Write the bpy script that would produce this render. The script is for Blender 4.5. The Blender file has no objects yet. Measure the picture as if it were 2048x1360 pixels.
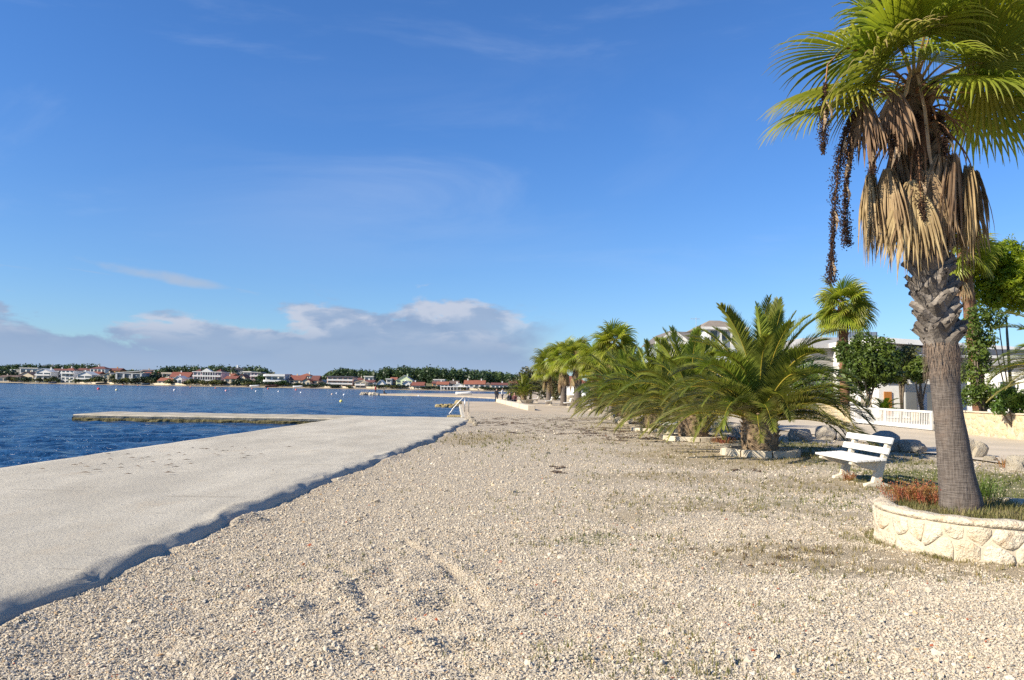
import bpy, bmesh, math, random
import numpy as np
from mathutils import Vector, Matrix, noise as mnoise
R = math.radians
scene = bpy.context.scene
COL = scene.collection

# ------------------------------------------------------------------ camera
FPX, CX, CY = 1562.0, 1024.0, 680.0          # focal length / centre in pixels of the 2048x1360 photograph
CAMH, PITCH, ROLL = 1.6, math.atan(96.0 / FPX), math.atan(0.0157)
cam_data = bpy.data.cameras.new("camera"); cam = bpy.data.objects.new("camera", cam_data); COL.objects.link(cam)
cam_data.sensor_width = 36.0; cam_data.lens = 36.0 * FPX / 2048.0
cam_data.clip_start = 0.05; cam_data.clip_end = 20000
cam.matrix_world = Matrix.Translation((0, 0, CAMH)) @ Matrix.Rotation(math.pi / 2 + PITCH, 4, 'X') @ Matrix.Rotation(ROLL, 4, 'Z')
scene.camera = cam

# ------------------------------------------------------------------ sky, sun, exposure
SUN_EL, SUN_AZ_TO = R(31), R(25)             # light travels towards +X, turned this much towards +Y (away from camera)
sun_from = Vector((-math.cos(SUN_AZ_TO) * math.cos(SUN_EL), -math.sin(SUN_AZ_TO) * math.cos(SUN_EL), math.sin(SUN_EL)))
sd = bpy.data.lights.new("sun", 'SUN'); sd.energy = 5.0; sd.angle = R(0.53); sd.color = (1.0, 0.90, 0.72)
sun = bpy.data.objects.new("sun", sd); COL.objects.link(sun)
sun.rotation_euler = sun_from.to_track_quat('Z', 'Y').to_euler(); sun.location = (-40, -20, 60)
world = bpy.data.worlds.new("World"); scene.world = world; world.use_nodes = True
SKY_STRENGTH = 0.069
scene.view_settings.view_transform = 'Standard'; scene.view_settings.look = 'None'
scene.view_settings.exposure = 0.78; scene.view_settings.gamma = 1.0; scene.view_settings.use_curve_mapping = False
scene.render.engine = 'CYCLES'
scene.cycles.max_bounces = 6; scene.cycles.diffuse_bounces = 3; scene.cycles.glossy_bounces = 2
scene.cycles.transmission_bounces = 3; scene.cycles.transparent_max_bounces = 4
scene.cycles.use_denoising = False
scene.cycles.sample_clamp_direct = 3.0; scene.cycles.sample_clamp_indirect = 4.0
scene.cycles.caustics_reflective = False; scene.cycles.caustics_refractive = False

class NT:
    """small helper to write node trees"""
    def __init__(self, tree):
        self.t = tree; tree.nodes.clear()
    def n(self, typ, ins=None, **props):
        nd = self.t.nodes.new(typ)
        for k, v in props.items(): setattr(nd, k, v)
        for k, v in (ins or {}).items():
            s = nd.inputs[k]
            if isinstance(v, bpy.types.NodeSocket): self.t.links.new(v, s)
            else: s.default_value = v
        return nd
    def m(self, op, a, b=0.0, c=0.0, clamp=False):
        return self.n('ShaderNodeMath', {0: a, 1: b, 2: c}, operation=op, use_clamp=clamp).outputs[0]
    def mix(self, f, a, b, mode='MIX'):
        c = lambda q: q if isinstance(q, bpy.types.NodeSocket) else (tuple(q) + (1,))[:4]
        return self.n('ShaderNodeMix', {0: f, 6: c(a), 7: c(b)}, data_type='RGBA', blend_type=mode).outputs[2]
    def ss(self, x, lo, hi, a=0.0, b=1.0):
        return self.n('ShaderNodeMapRange', {0: x, 1: lo, 2: hi, 3: a, 4: b}, interpolation_type='SMOOTHSTEP', clamp=True).outputs[0]
    def noise(self, vec, scale, detail=4.0, rough=0.55, dist=0.0):
        return self.n('ShaderNodeTexNoise', {'Vector': vec, 'Scale': scale, 'Detail': detail, 'Roughness': rough, 'Distortion': dist}).outputs[0]

def build_world():
    w = NT(world.node_tree)
    sky = w.n('ShaderNodeTexSky', sky_type='NISHITA')
    sky.sun_disc = False; sky.sun_elevation = SUN_EL
    sky.sun_rotation = math.atan2(sun_from.x, sun_from.y)
    sky.altitude = 0; sky.air_density = 1.0; sky.dust_density = 0.25; sky.ozone_density = 2.6
    tc = w.n('ShaderNodeTexCoord')
    xyz = w.n('ShaderNodeSeparateXYZ', {0: tc.outputs['Generated']})
    x, y, z = xyz.outputs
    az = w.m('ARCTAN2', x, y); el = w.m('ARCSINE', z)
    # the blue is deeper and more saturated than the bare model
    tint = w.mix(w.ss(el, 0.0, 0.40), (0.70, 0.94, 1.27), (0.56, 0.97, 1.50))
    base = w.mix(1.0, sky.outputs[0], tint, 'MULTIPLY')
    # thin cirrus veils
    cv = w.n('ShaderNodeCombineXYZ', {0: w.m('ADD', w.m('MULTIPLY', az, 2.0), w.m('MULTIPLY', el, -1.2)), 1: w.m('MULTIPLY', el, 7.0), 2: 3.7}).outputs[0]
    c1 = w.noise(cv, 1.25, 8, 0.6, 0.6)
    cir = w.m('MULTIPLY', w.ss(c1, 0.50, 0.78), w.m('MULTIPLY', w.ss(el, 0.10, 0.22), w.ss(el, 0.62, 0.34)))
    v1 = w.m('DIVIDE', w.m('ADD', az, 0.10), 0.26); v2 = w.m('DIVIDE', w.m('ADD', w.m('ADD', el, -0.28), w.m('MULTIPLY', az, -0.15)), 0.085)
    veil = w.m('MULTIPLY', w.m('EXPONENT', w.m('MULTIPLY', w.m('ADD', w.m('MULTIPLY', v1, v1), w.m('MULTIPLY', v2, v2)), -1.0)), w.ss(c1, 0.34, 0.66))
    cir = w.m('MAXIMUM', w.m('MULTIPLY', cir, 0.7), w.m('MULTIPLY', veil, 0.9))
    base = w.mix(w.m('MULTIPLY', cir, 0.30), base, (4.8, 5.8, 7.6))
    # low bank of stratocumulus over the far shore
    p2 = w.n('ShaderNodeCombineXYZ', {0: w.m('MULTIPLY', az, 8.0), 1: w.m('MULTIPLY', el, 20.0), 2: 1.3}).outputs[0]
    n1 = w.noise(p2, 1.0, 8, 0.56, 0.25)
    p3 = w.n('ShaderNodeCombineXYZ', {0: w.m('MULTIPLY', az, 3.2), 1: 0.0, 2: 8.05}).outputs[0]
    n2 = w.noise(p3, 1.0, 2, 0.5)
    gq = w.m('DIVIDE', w.m('ADD', az, 0.13), 0.16)
    top = w.m('ADD', w.m('ADD', 0.068, w.m('MULTIPLY', n2, 0.02)), w.m('MULTIPLY', w.m('EXPONENT', w.m('MULTIPLY', w.m('MULTIPLY', gq, gq), -1.0)), 0.034))
    h = w.m('ADD', w.m('SUBTRACT', top, el), w.m('MULTIPLY', w.m('SUBTRACT', n1, 0.5), 0.21))
    rightend = w.ss(w.m('ADD', az, w.m('MULTIPLY', w.m('SUBTRACT', n1, 0.5), 0.16)), 0.10, -0.02)
    leftend = w.ss(az, -2.6, -2.0)
    dens = w.m('MULTIPLY', w.ss(h, -0.003, 0.016), w.m('MULTIPLY', rightend, leftend))
    n3 = w.noise(w.n('ShaderNodeCombineXYZ', {0: w.m('MULTIPLY', az, 13.0), 1: w.m('MULTIPLY', el, 34.0), 2: 5.1}).outputs[0], 1.0, 7, 0.55, 0.3)
    lit = w.m('MULTIPLY', w.ss(n3, 0.43, 0.60), w.m('MULTIPLY', w.ss(el, 0.04, 0.075), w.ss(h, 0.10, 0.02)))
    shade = w.mix(w.ss(el, 0.0, 0.06), (3.2, 4.3, 6.2), (2.3, 3.2, 4.9))
    shade = w.mix(w.ss(n1, 0.35, 0.65), shade, (2.9, 3.8, 5.4))
    ccol = w.mix(w.m('MULTIPLY', lit, 0.95), shade, (4.9, 5.3, 6.3))
    # scattered small lens clouds just above the bank
    p4 = w.n('ShaderNodeCombineXYZ', {0: w.m('MULTIPLY', az, 6.0), 1: w.m('ADD', w.m('MULTIPLY', el, 40.0), w.m('MULTIPLY', az, 5.0)), 2: 2.2}).outputs[0]
    n4 = w.noise(p4, 1.0, 6, 0.52, 0.2)
    lens = w.m('MULTIPLY', w.ss(n4, 0.62, 0.74), w.m('MULTIPLY', w.ss(el, 0.085, 0.10), w.m('MULTIPLY', w.ss(el, 0.145, 0.12), w.m('MULTIPLY', w.ss(az, -0.2, -0.35), leftend))))
    q1 = w.m('DIVIDE', w.m('ADD', az, 0.43), 0.085); q2 = w.m('DIVIDE', w.m('ADD', w.m('ADD', el, -0.1245), w.m('MULTIPLY', w.m('ADD', az, 0.43), 0.14)), 0.0085)
    q3 = w.m('ADD', w.m('MULTIPLY', q1, q1), w.m('MULTIPLY', q2, q2))
    streak = w.ss(w.m('ADD', w.m('MULTIPLY', q3, -0.5), w.m('MULTIPLY', n3, 1.6)), 0.25, 0.95)
    lens = w.m('MAXIMUM', lens, streak)
    sc_ = w.n('ShaderNodeMix', {0: w.m('MULTIPLY', lens, 0.75), 6: base, 7: (3.8, 4.5, 5.7, 1)}, data_type='RGBA').outputs[2]
    allc = w.mix(w.m('MULTIPLY', dens, 0.93), sc_, ccol)
    bg = w.n('ShaderNodeBackground', {0: allc, 1: SKY_STRENGTH})
    w.n('ShaderNodeOutputWorld', {0: bg.outputs[0]})
build_world()

# ------------------------------------------------------------------ photograph -> place
_f = np.array((0, math.cos(PITCH), math.sin(PITCH))); _r0 = np.array((1.0, 0, 0)); _u0 = np.array((0, -math.sin(PITCH), math.cos(PITCH)))
_r = math.cos(ROLL) * _r0 + math.sin(ROLL) * _u0; _u = -math.sin(ROLL) * _r0 + math.cos(ROLL) * _u0
def ray(x, y): return _f * FPX + _r * (x - CX) + _u * (CY - y)
def on_level(x, y, z=0.0):                   # a seen point lying on the level z
    d = ray(x, y); t = (z - CAMH) / d[2]; return Vector((d[0] * t, d[1] * t, z))
def at_depth(x, y, D):                       # a seen point standing D metres ahead
    d = ray(x, y); t = D / d[1]; return Vector((d[0] * t, D, CAMH + d[2] * t))

# ------------------------------------------------------------------ mesh helpers
def pydata(name, v, f):
    me = bpy.data.meshes.new(name); me.from_pydata([tuple(p) for p in v], [], f); return me
def np_mesh(name, v, quads, k=4):
    me = bpy.data.meshes.new(name); v = np.asarray(v, np.float32); q = np.asarray(quads, np.int32)
    me.vertices.add(len(v)); me.vertices.foreach_set('co', v.ravel())
    me.loops.add(q.size); me.loops.foreach_set('vertex_index', q.ravel())
    me.polygons.add(len(q)); me.polygons.foreach_set('loop_start', np.arange(0, q.size, k, dtype=np.int32))
    me.update(calc_edges=True); return me
class MB:
    def __init__(self): self.v = []; self.f = []; self.mi = []; self.a = []
    def add(self, v, f, mi=0, a=0.0):
        o = len(self.v); self.v += [tuple(p) for p in v]
        self.a += (list(a) if hasattr(a, '__len__') else [a] * len(v))
        self.f += [tuple(i + o for i in q) for q in f]; self.mi += [mi] * len(f); return self
    def box(self, x0, x1, y0, y1, z0, z1, mi=0):
        v = [(x0,y0,z0),(x1,y0,z0),(x1,y1,z0),(x0,y1,z0),(x0,y0,z1),(x1,y0,z1),(x1,y1,z1),(x0,y1,z1)]
        return self.add(v, [(3,2,1,0),(4,5,6,7),(0,1,5,4),(1,2,6,5),(2,3,7,6),(3,0,4,7)], mi)
    def tube(self, path, radii, n=8, mi=0, a=0.0, cap=True, flat=1.0):
        pts = [Vector(p) for p in path]
        if not hasattr(radii, '__len__'): radii = [radii] * len(pts)
        v = []; T0 = (pts[1] - pts[0]).normalized()
        ref = Vector((0, 0, 1)) if abs(T0.z) < 0.9 else Vector((1, 0, 0))
        S = T0.cross(ref).normalized()
        for i, p in enumerate(pts):
            T = (pts[min(i+1, len(pts)-1)] - pts[max(i-1, 0)]).normalized()
            S = (S - T * S.dot(T)).normalized(); U = S.cross(T)
            for k in range(n):
                t = 2 * math.pi * k / n
                v.append(p + (S * math.cos(t) + U * math.sin(t) * flat) * radii[i])
        f = []
        for i in range(len(pts) - 1):
            for k in range(n):
                k2 = (k + 1) % n; f.append((i*n+k, i*n+k2, (i+1)*n+k2, (i+1)*n+k))
        if cap: f += [tuple(range(n))[::-1], tuple((len(pts)-1)*n + k for k in range(n))]
        return self.add(v, f, mi, a)
    def lathe(self, prof, n=20, c=(0, 0, 0), mi=0):
        v = []; f = []
        for (r, z) in prof:
            for k in range(n):
                t = 2 * math.pi * k / n; v.append((c[0] + r * math.cos(t), c[1] + r * math.sin(t), c[2] + z))
        for i in range(len(prof) - 1):
            for k in range(n):
                k2 = (k+1) % n; f.append((i*n+k, i*n+k2, (i+1)*n+k2, (i+1)*n+k))
        f += [tuple(range(n))[::-1], tuple((len(prof)-1)*n + k for k in range(n))]
        return self.add(v, f, mi)
    def prism(self, poly, y0, y1, mi=0):                        # polygon in XZ pushed along Y
        n = len(poly); v = [(p[0], y0, p[1]) for p in poly] + [(p[0], y1, p[1]) for p in poly]
        f = [tuple(range(n)), tuple(range(n, 2*n))[::-1]] + [(i, i+n, (i+1) % n + n, (i+1) % n) for i in range(n)]
        return self.add(v, f, mi)
    def mesh(self, name, mats, smooth=False, attr=None):
        me = pydata(name, self.v, self.f)
        for m in (mats if isinstance(mats, (list, tuple)) else [mats]): me.materials.append(m)
        if len(me.polygons) == len(self.mi): me.polygons.foreach_set('material_index', self.mi)
        if smooth: me.polygons.foreach_set('use_smooth', [True] * len(me.polygons))
        if attr:
            at = me.attributes.new(attr, 'FLOAT', 'POINT'); at.data.foreach_set('value', self.a)
        return me
    def build(self, name, mats, parent=None, smooth=False, bevel=0.0, attr=None):
        return link(name, self.mesh(name, mats, smooth, attr), parent, bevel)
def recalc(me):
    bm = bmesh.new(); bm.from_mesh(me); bmesh.ops.recalc_face_normals(bm, faces=bm.faces); bm.to_mesh(me); bm.free()
def link(name, me, parent=None, bevel=0.0):
    o = bpy.data.objects.new(name, me); COL.objects.link(o)
    if parent is not None: o.parent = parent
    if bevel:
        m = o.modifiers.new('bevel', 'BEVEL'); m.width = bevel; m.segments = 2; m.limit_method = 'ANGLE'; m.angle_limit = R(40)
    return o
def tag(o, label, cat, group=None, kind=None):
    o['label'] = label; o['category'] = cat
    if group: o['group'] = group
    if kind: o['kind'] = kind
    return o
def thing(name, label, cat, loc=(0, 0, 0), rz=0.0, group=None):
    o = bpy.data.objects.new(name, None); COL.objects.link(o); o.empty_display_size = 0.2
    o.location = loc; o.rotation_euler = (0, 0, rz); return tag(o, label, cat, group)
def copy_tree(o, parent=None):
    c = o.copy(); COL.objects.link(c); c.parent = parent
    for ch in list(o.children): copy_tree(ch, c)
    return c

# ------------------------------------------------------------------ materials
def newmat(name):
    m = bpy.data.materials.new(name); m.use_nodes = True; return m, NT(m.node_tree)
def principled(t, col, rough=0.8, normal=None, spec=0.3, **kw):
    ins = {'Base Color': col if isinstance(col, bpy.types.NodeSocket) else (tuple(col) + (1,))[:4], 'Roughness': rough, 'Specular IOR Level': spec}
    if normal is not None: ins['Normal'] = normal
    for k, v in kw.items(): ins[k] = v
    b = t.n('ShaderNodeBsdfPrincipled', ins); t.n('ShaderNodeOutputMaterial', {0: b.outputs[0]}); return b
def bump(t, h, strength=0.5, dist=0.02):
    return t.n('ShaderNodeBump', {'Height': h, 'Strength': strength, 'Distance': dist}).outputs[0]
def pos(t): return t.n('ShaderNodeNewGeometry').outputs['Position']
def objco(t): return t.n('ShaderNodeTexCoord').outputs['Object']
def rnd(t): return t.n('ShaderNodeObjectInfo').outputs['Random']

def mat_plain(name, c1, c2=None, scale=3.0, rough=0.8, bs=0.25, bscale=40.0, bd=0.01, metallic=0.0, vary=0.0, spec=0.3):
    m, t = newmat(name); p = objco(t)
    c2 = c2 or tuple(q * 0.8 for q in c1)
    col = t.mix(t.ss(t.noise(p, scale, 5), 0.3, 0.7), c1, c2)
    if vary:
        hsv = t.n('ShaderNodeHueSaturation', {'Hue': 0.5, 'Saturation': 1.0, 'Value': t.m('ADD', 1 - vary, t.m('MULTIPLY', rnd(t), 2 * vary)), 'Color': col}); col = hsv.outputs[0]
    principled(t, col, rough, bump(t, t.noise(p, bscale, 4), bs, bd), spec, Metallic=metallic); return m

def mat_leaf(name, green, green2, tan=(0.42, 0.30, 0.16), trans=0.35, rough=0.45, vary=0.25, nscale=1.2, attr=None):
    m, t = newmat(name); p = objco(t)
    col = t.mix(t.ss(t.noise(p, nscale, 3), 0.35, 0.65), green, green2)
    col = t.n('ShaderNodeHueSaturation', {'Hue': t.m('ADD', 0.485, t.m('MULTIPLY', rnd(t), 0.03)), 'Saturation': 1.0, 'Value': t.m('ADD', 1 - vary, t.m('MULTIPLY', rnd(t), 2 * vary)), 'Color': col}).outputs[0]
    if attr:
        a = t.n('ShaderNodeAttribute', attribute_name=attr).outputs['Fac']
        col = t.mix(a, col, t.mix(t.ss(t.noise(p, 9.0, 3), 0.3, 0.7), tan, tuple(q * 0.6 for q in tan)))
    b = t.n('ShaderNodeBsdfPrincipled', {'Base Color': col, 'Roughness': rough, 'Specular IOR Level': 0.35})
    tr = t.n('ShaderNodeBsdfTranslucent', {0: t.mix(0.5, col, (0.9, 1.0, 0.25), 'MULTIPLY')})
    ms = t.n('ShaderNodeMixShader', {0: trans, 1: b.outputs[0], 2: tr.outputs[0]})
    t.n('ShaderNodeOutputMaterial', {0: ms.outputs[0]}); return m

def mat_ground():
    m, t = newmat('gravel_ground'); p = pos(t)
    A = lambda nm: t.n('ShaderNodeAttribute', attribute_name=nm).outputs['Fac']
    dirt, grs = A('dirt'), A('green')
    vor = t.n('ShaderNodeTexVoronoi', {'Vector': p, 'Scale': 42.0}, feature='F1')
    ve = t.n('ShaderNodeTexVoronoi', {'Vector': p, 'Scale': 42.0}, feature='DISTANCE_TO_EDGE')
    hue = t.n('ShaderNodeSeparateColor', {0: vor.outputs['Color']})
    stone = t.mix(hue.outputs[0], (0.58, 0.50, 0.38), (0.48, 0.41, 0.31))
    stone = t.mix(t.ss(hue.outputs[1], 0.75, 1.0), stone, (0.61, 0.535, 0.42))
    stone = t.mix(t.ss(hue.outputs[2], 0.85, 1.0), stone, (0.46, 0.36, 0.27))
    gap = t.ss(ve.outputs['Distance'], 0.0, 0.16)
    col = t.mix(gap, (0.36, 0.30, 0.22), stone)
    big = t.noise(p, 0.35, 5, 0.6); mid = t.noise(p, 1.6, 5, 0.6)
    col = t.mix(t.m('MULTIPLY', t.ss(big, 0.45, 0.7), 0.35), col, (0.52, 0.44, 0.31))
    fine = t.noise(p, 14.0, 5, 0.65)
    dm = t.ss(t.m('ADD', dirt, t.m('MULTIPLY', t.m('SUBTRACT', fine, 0.5), 0.9)), 0.25, 0.75)
    col = t.mix(t.m('MULTIPLY', dm, 0.72), col, t.mix(mid, (0.29, 0.225, 0.14), (0.42, 0.345, 0.225)))
    gm = t.ss(t.m('ADD', grs, t.m('MULTIPLY', t.m('SUBTRACT', t.noise(p, 9.0, 6, 0.7), 0.5), 1.3)), 0.35, 0.8)
    col = t.mix(t.m('MULTIPLY', gm, 0.8), col, t.mix(fine, (0.10, 0.12, 0.035), (0.22, 0.20, 0.08)))
    hgt = t.m('ADD', t.m('MULTIPLY', t.ss(ve.outputs['Distance'], 0.0, 0.35), t.m('ADD', 0.4, t.m('MULTIPLY', hue.outputs[1], 0.8))), t.m('MULTIPLY', mid, 0.5))
    principled(t, col, 0.9, bump(t, hgt, 0.85, 0.014), 0.15); return m

def mat_concrete(name='promenade_concrete', a=(0.53, 0.49, 0.41), b=(0.42, 0.388, 0.325)):
    m, t = newmat(name); p = pos(t)
    st = t.n('ShaderNodeMapping', {'Vector': p, 'Scale': (0.9, 0.35, 1.0)}).outputs[0]
    col = t.mix(t.ss(t.noise(st, 0.9, 7, 0.6), 0.32, 0.68), a, b)
    col = t.mix(t.m('MULTIPLY', t.ss(t.noise(st, 2.3, 6, 0.65), 0.55, 0.70), 0.40), col, (0.46, 0.385, 0.29))
    col = t.mix(t.m('MULTIPLY', t.ss(t.noise(st, 0.45, 6, 0.7, 0.8), 0.52, 0.66), 0.45), col, (0.40, 0.365, 0.30))
    col = t.mix(t.m('MULTIPLY', t.ss(t.noise(t.n('ShaderNodeMapping', {'Vector': p, 'Rotation': (0, 0, R(20)), 'Scale': (0.25, 2.2, 1)}).outputs[0], 2.0, 5, 0.7), 0.60, 0.68), 0.5), col, (0.30, 0.27, 0.22))
    col = t.mix(t.m('MULTIPLY', t.ss(t.noise(p, 34.0, 4, 0.7), 0.5, 0.72), 0.30), col, (0.30, 0.27, 0.225))
    br = t.n('ShaderNodeMapping', {'Vector': p, 'Rotation': (0, 0, R(12)), 'Scale': (3, 34, 1)}).outputs[0]
    h = t.m('ADD', t.m('ADD', t.noise(p, 42.0, 5, 0.75), t.m('MULTIPLY', t.noise(p, 11.0, 4, 0.6), 0.8)), t.m('MULTIPLY', t.noise(br, 1.0, 3, 0.6), t.m('MULTIPLY', t.ss(t.noise(p, 0.5, 2), 0.45, 0.6), 0.9)))
    principled(t, col, 0.9, bump(t, h, 1.0, 0.014), 0.0); return m

def mat_water():
    m, t = newmat('sea_water'); p = pos(t)
    pm = t.n('ShaderNodeMapping', {'Vector': p, 'Rotation': (0, 0, R(-18)), 'Scale': (0.55, 1.0, 1.0)}).outputs[0]
    h = t.m('ADD', t.m('MULTIPLY', t.noise(pm, 1.3, 5, 0.62, 0.4), 0.55), t.m('MULTIPLY', t.noise(pm, 5.5, 4, 0.6, 0.3), 0.16))
    nrm = bump(t, h, 1.0, 0.8)
    col = t.mix(t.ss(t.noise(pm, 0.05, 3), 0.35, 0.65), (0.008, 0.040, 0.105), (0.011, 0.052, 0.13))
    b = principled(t, col, 0.13, nrm, 0.5, IOR=1.333); return m

def mat_trunk(name, c1=(0.175, 0.148, 0.128), c2=(0.082, 0.067, 0.058), ring=34.0):
    m, t = newmat(name); p = objco(t)
    pv = t.n('ShaderNodeMapping', {'Vector': p, 'Scale': (55, 55, 6.0)}).outputs[0]
    ph = t.n('ShaderNodeMapping', {'Vector': p, 'Scale': (8.0, 8.0, ring * 2.2)}).outputs[0]
    fv = t.noise(pv, 1.0, 5, 0.65); fh = t.noise(ph, 1.0, 4, 0.6)
    f = t.m('ADD', t.m('MULTIPLY', fv, 0.55), t.m('MULTIPLY', fh, 0.45))
    col = t.mix(t.ss(f, 0.36, 0.62), c2, c1)
    col = t.mix(t.m('MULTIPLY', t.ss(t.noise(p, 2.2, 3), 0.5, 0.7), 0.4), col, (0.26, 0.18, 0.13))
    principled(t, col, 0.88, bump(t, f, 1.0, 0.03), 0.2); return m

M = {}
M['ground'] = mat_ground()
M['concrete'] = mat_concrete()
M['water'] = mat_water()
M['sand'] = mat_plain('pale_sand', (0.50, 0.41, 0.30), (0.38, 0.31, 0.22), 0.4, 0.95, 0.3, 6, 0.05)
M['soil'] = mat_plain('hill_soil', (0.10, 0.11, 0.05), (0.17, 0.14, 0.08), 0.15, 0.95, 0.2, 2.0, 0.1)
M['road'] = mat_plain('dusty_road', (0.58, 0.49, 0.37), (0.48, 0.41, 0.31), 0.5, 0.92, 0.5, 30, 0.01)
M['jetty'] = mat_plain('jetty_top', (0.46, 0.41, 0.33), (0.30, 0.27, 0.20), 1.5, 0.9, 0.5, 18, 0.03)
M['algae'] = mat_plain('algae_crust', (0.055, 0.050, 0.022), (0.14, 0.12, 0.055), 4.0, 0.85, 0.9, 14, 0.06)
M['white_paint'] = mat_plain('white_paint', (0.72, 0.71, 0.685), (0.62, 0.605, 0.565), 5.0, 0.5, 0.15, 60, 0.004, spec=0.4)
M['bench_concrete'] = mat_plain('cream_concrete', (0.66, 0.59, 0.47), (0.55, 0.48, 0.37), 6.0, 0.85, 0.4, 50, 0.008)
M['block'] = mat_plain('pale_block', (0.60, 0.52, 0.40), (0.48, 0.42, 0.33), 2.0, 0.88, 0.4, 25, 0.015)
M['mortar'] = mat_plain('mortar', (0.54, 0.47, 0.36), (0.45, 0.385, 0.29), 6.0, 0.92, 0.6, 60, 0.01)
def mat_stone(name, c1, c2, c3):
    m, t = newmat(name); p = objco(t)
    col = t.mix(rnd(t), c1, c2)
    col = t.mix(t.m('MULTIPLY', t.ss(t.noise(p, 7.0, 5, 0.6), 0.5, 0.72), 0.65), col, c3)
    col = t.mix(t.m('MULTIPLY', t.ss(t.noise(p, 22.0, 5, 0.7), 0.5, 0.75), 0.45), col, (0.30, 0.24, 0.17))
    h = t.m('ADD', t.noise(p, 9.0, 4, 0.6), t.m('MULTIPLY', t.noise(p, 45.0, 4, 0.6), 0.35))
    principled(t, col, 0.85, bump(t, h, 1.0, 0.06), 0.2); return m
M['stone'] = mat_stone('limestone', (0.64, 0.565, 0.44), (0.58, 0.495, 0.365), (0.50, 0.33, 0.18))
M['ystone'] = mat_stone('yellow_limestone', (0.62, 0.50, 0.31), (0.56, 0.46, 0.31), (0.50, 0.34, 0.15))
M['rock'] = mat_stone('grey_rock', (0.38, 0.34, 0.285), (0.45, 0.40, 0.33), (0.26, 0.225, 0.18))
M['rock_pale'] = mat_stone('pale_rock', (0.52, 0.46, 0.36), (0.44, 0.38, 0.29), (0.34, 0.26, 0.17))
M['rock_wet'] = mat_stone('weedy_rock', (0.34, 0.26, 0.11), (0.46, 0.37, 0.20), (0.14, 0.10, 0.04))
M['trunk'] = mat_trunk('palm_trunk')
M['trunk_red'] = mat_trunk('fibrous_trunk', (0.26, 0.13, 0.075), (0.10, 0.05, 0.032), 20)
M['boot'] = mat_plain('old_leaf_base', (0.25, 0.22, 0.188), (0.095, 0.078, 0.066), 6.0, 0.9, 0.8, 30, 0.02, vary=0.3)
M['boot_tan'] = mat_plain('date_leaf_base', (0.25, 0.18, 0.11), (0.105, 0.072, 0.045), 9.0, 0.9, 0.8, 40, 0.02, vary=0.35)
M['fan'] = mat_leaf('fan_leaf', (0.36, 0.375, 0.035), (0.21, 0.255, 0.03), (0.55, 0.40, 0.21), 0.48, 0.38, 0.2, 1.2, 'dry')
M['petiole'] = mat_plain('leaf_stalk', (0.36, 0.23, 0.07), (0.28, 0.19, 0.06), 8, 0.5, 0.1, 50, 0.005)
M['fan_dead'] = mat_leaf('dead_fan_leaf', (0.40, 0.285, 0.16), (0.25, 0.165, 0.09), (0.4, 0.3, 0.2), 0.2, 0.8, 0.22, 5.0)
M['petiole_dead'] = mat_plain('dead_leaf_stalk', (0.30, 0.155, 0.07), (0.20, 0.10, 0.05), 8, 0.7, 0.1, 50, 0.005)
M['fibre'] = mat_plain('trunk_fibre', (0.25, 0.185, 0.135), (0.14, 0.10, 0.075), 12, 0.9, 0.3, 40, 0.01)
M['bract'] = mat_plain('dry_bract', (0.58, 0.42, 0.26), (0.42, 0.29, 0.17), 9, 0.8, 0.3, 40, 0.005)
M['date'] = mat_leaf('date_leaf', (0.265, 0.30, 0.038), (0.145, 0.195, 0.028), (0.50, 0.38, 0.21), 0.42, 0.42, 0.25, 0.8, 'dry')
M['rachis'] = mat_plain('date_midrib', (0.46, 0.36, 0.05), (0.36, 0.29, 0.05), 5, 0.5, 0.1, 50, 0.004)
M['fruit'] = mat_plain('black_fruit', (0.018, 0.012, 0.009), (0.06, 0.03, 0.018), 30, 0.5, 0.2, 80, 0.003)
M['bark'] = mat_trunk('bark', (0.20, 0.165, 0.125), (0.09, 0.07, 0.055), 6)
M['bush'] = mat_leaf('bush_leaf', (0.12, 0.18, 0.025), (0.06, 0.105, 0.018), trans=0.25, vary=0.3, nscale=1.0)
M['bush_light'] = mat_leaf('light_bush_leaf', (0.13, 0.17, 0.025), (0.075, 0.12, 0.02), trans=0.3, vary=0.2)
M['pine'] = mat_leaf('bright_pine', (0.34, 0.43, 0.02), (0.19, 0.30, 0.016), trans=0.45, vary=0.2, nscale=2.0)
M['olive'] = mat_leaf('olive_leaf', (0.12, 0.11, 0.035), (0.075, 0.085, 0.03), trans=0.2, vary=0.2)
M['far_green'] = mat_leaf('far_wood_leaf', (0.06, 0.105, 0.028), (0.026, 0.055, 0.024), trans=0.2, vary=0.0, nscale=0.09)
M['far_dark'] = mat_leaf('far_bush_leaf', (0.04, 0.062, 0.022), (0.022, 0.036, 0.017), trans=0.15, vary=0.3, nscale=0.3)
M['far_olive'] = mat_leaf('far_olive_leaf', (0.12, 0.12, 0.03), (0.07, 0.08, 0.025), trans=0.15, vary=0.3, nscale=0.3)
M['grass'] = mat_leaf('grass_blade', (0.16, 0.175, 0.04), (0.10, 0.125, 0.03), (0.36, 0.28, 0.13), 0.3, 0.6, 0.2, 0.7, 'dry')
M['redplant'] = mat_leaf('red_succulent', (0.46, 0.10, 0.075), (0.36, 0.22, 0.05), (0.30, 0.2, 0.08), 0.3, 0.6, 0.2, 6.0, 'dry')
M['weed'] = mat_plain('dried_seaweed', (0.05, 0.035, 0.024), (0.11, 0.065, 0.038), 20, 0.95, 0.3, 40, 0.01)
M['metal'] = mat_plain('galvanised_tube', (0.62, 0.62, 0.62), (0.5, 0.5, 0.5), 5, 0.35, 0.1, 30, 0.003, metallic=0.8)
M['glass'] = mat_plain('dark_glass', (0.035, 0.05, 0.07), (0.05, 0.07, 0.095), 0.5, 0.12, 0.0, 10, 0.001, spec=0.6)
_wall_cache = {}
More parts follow.
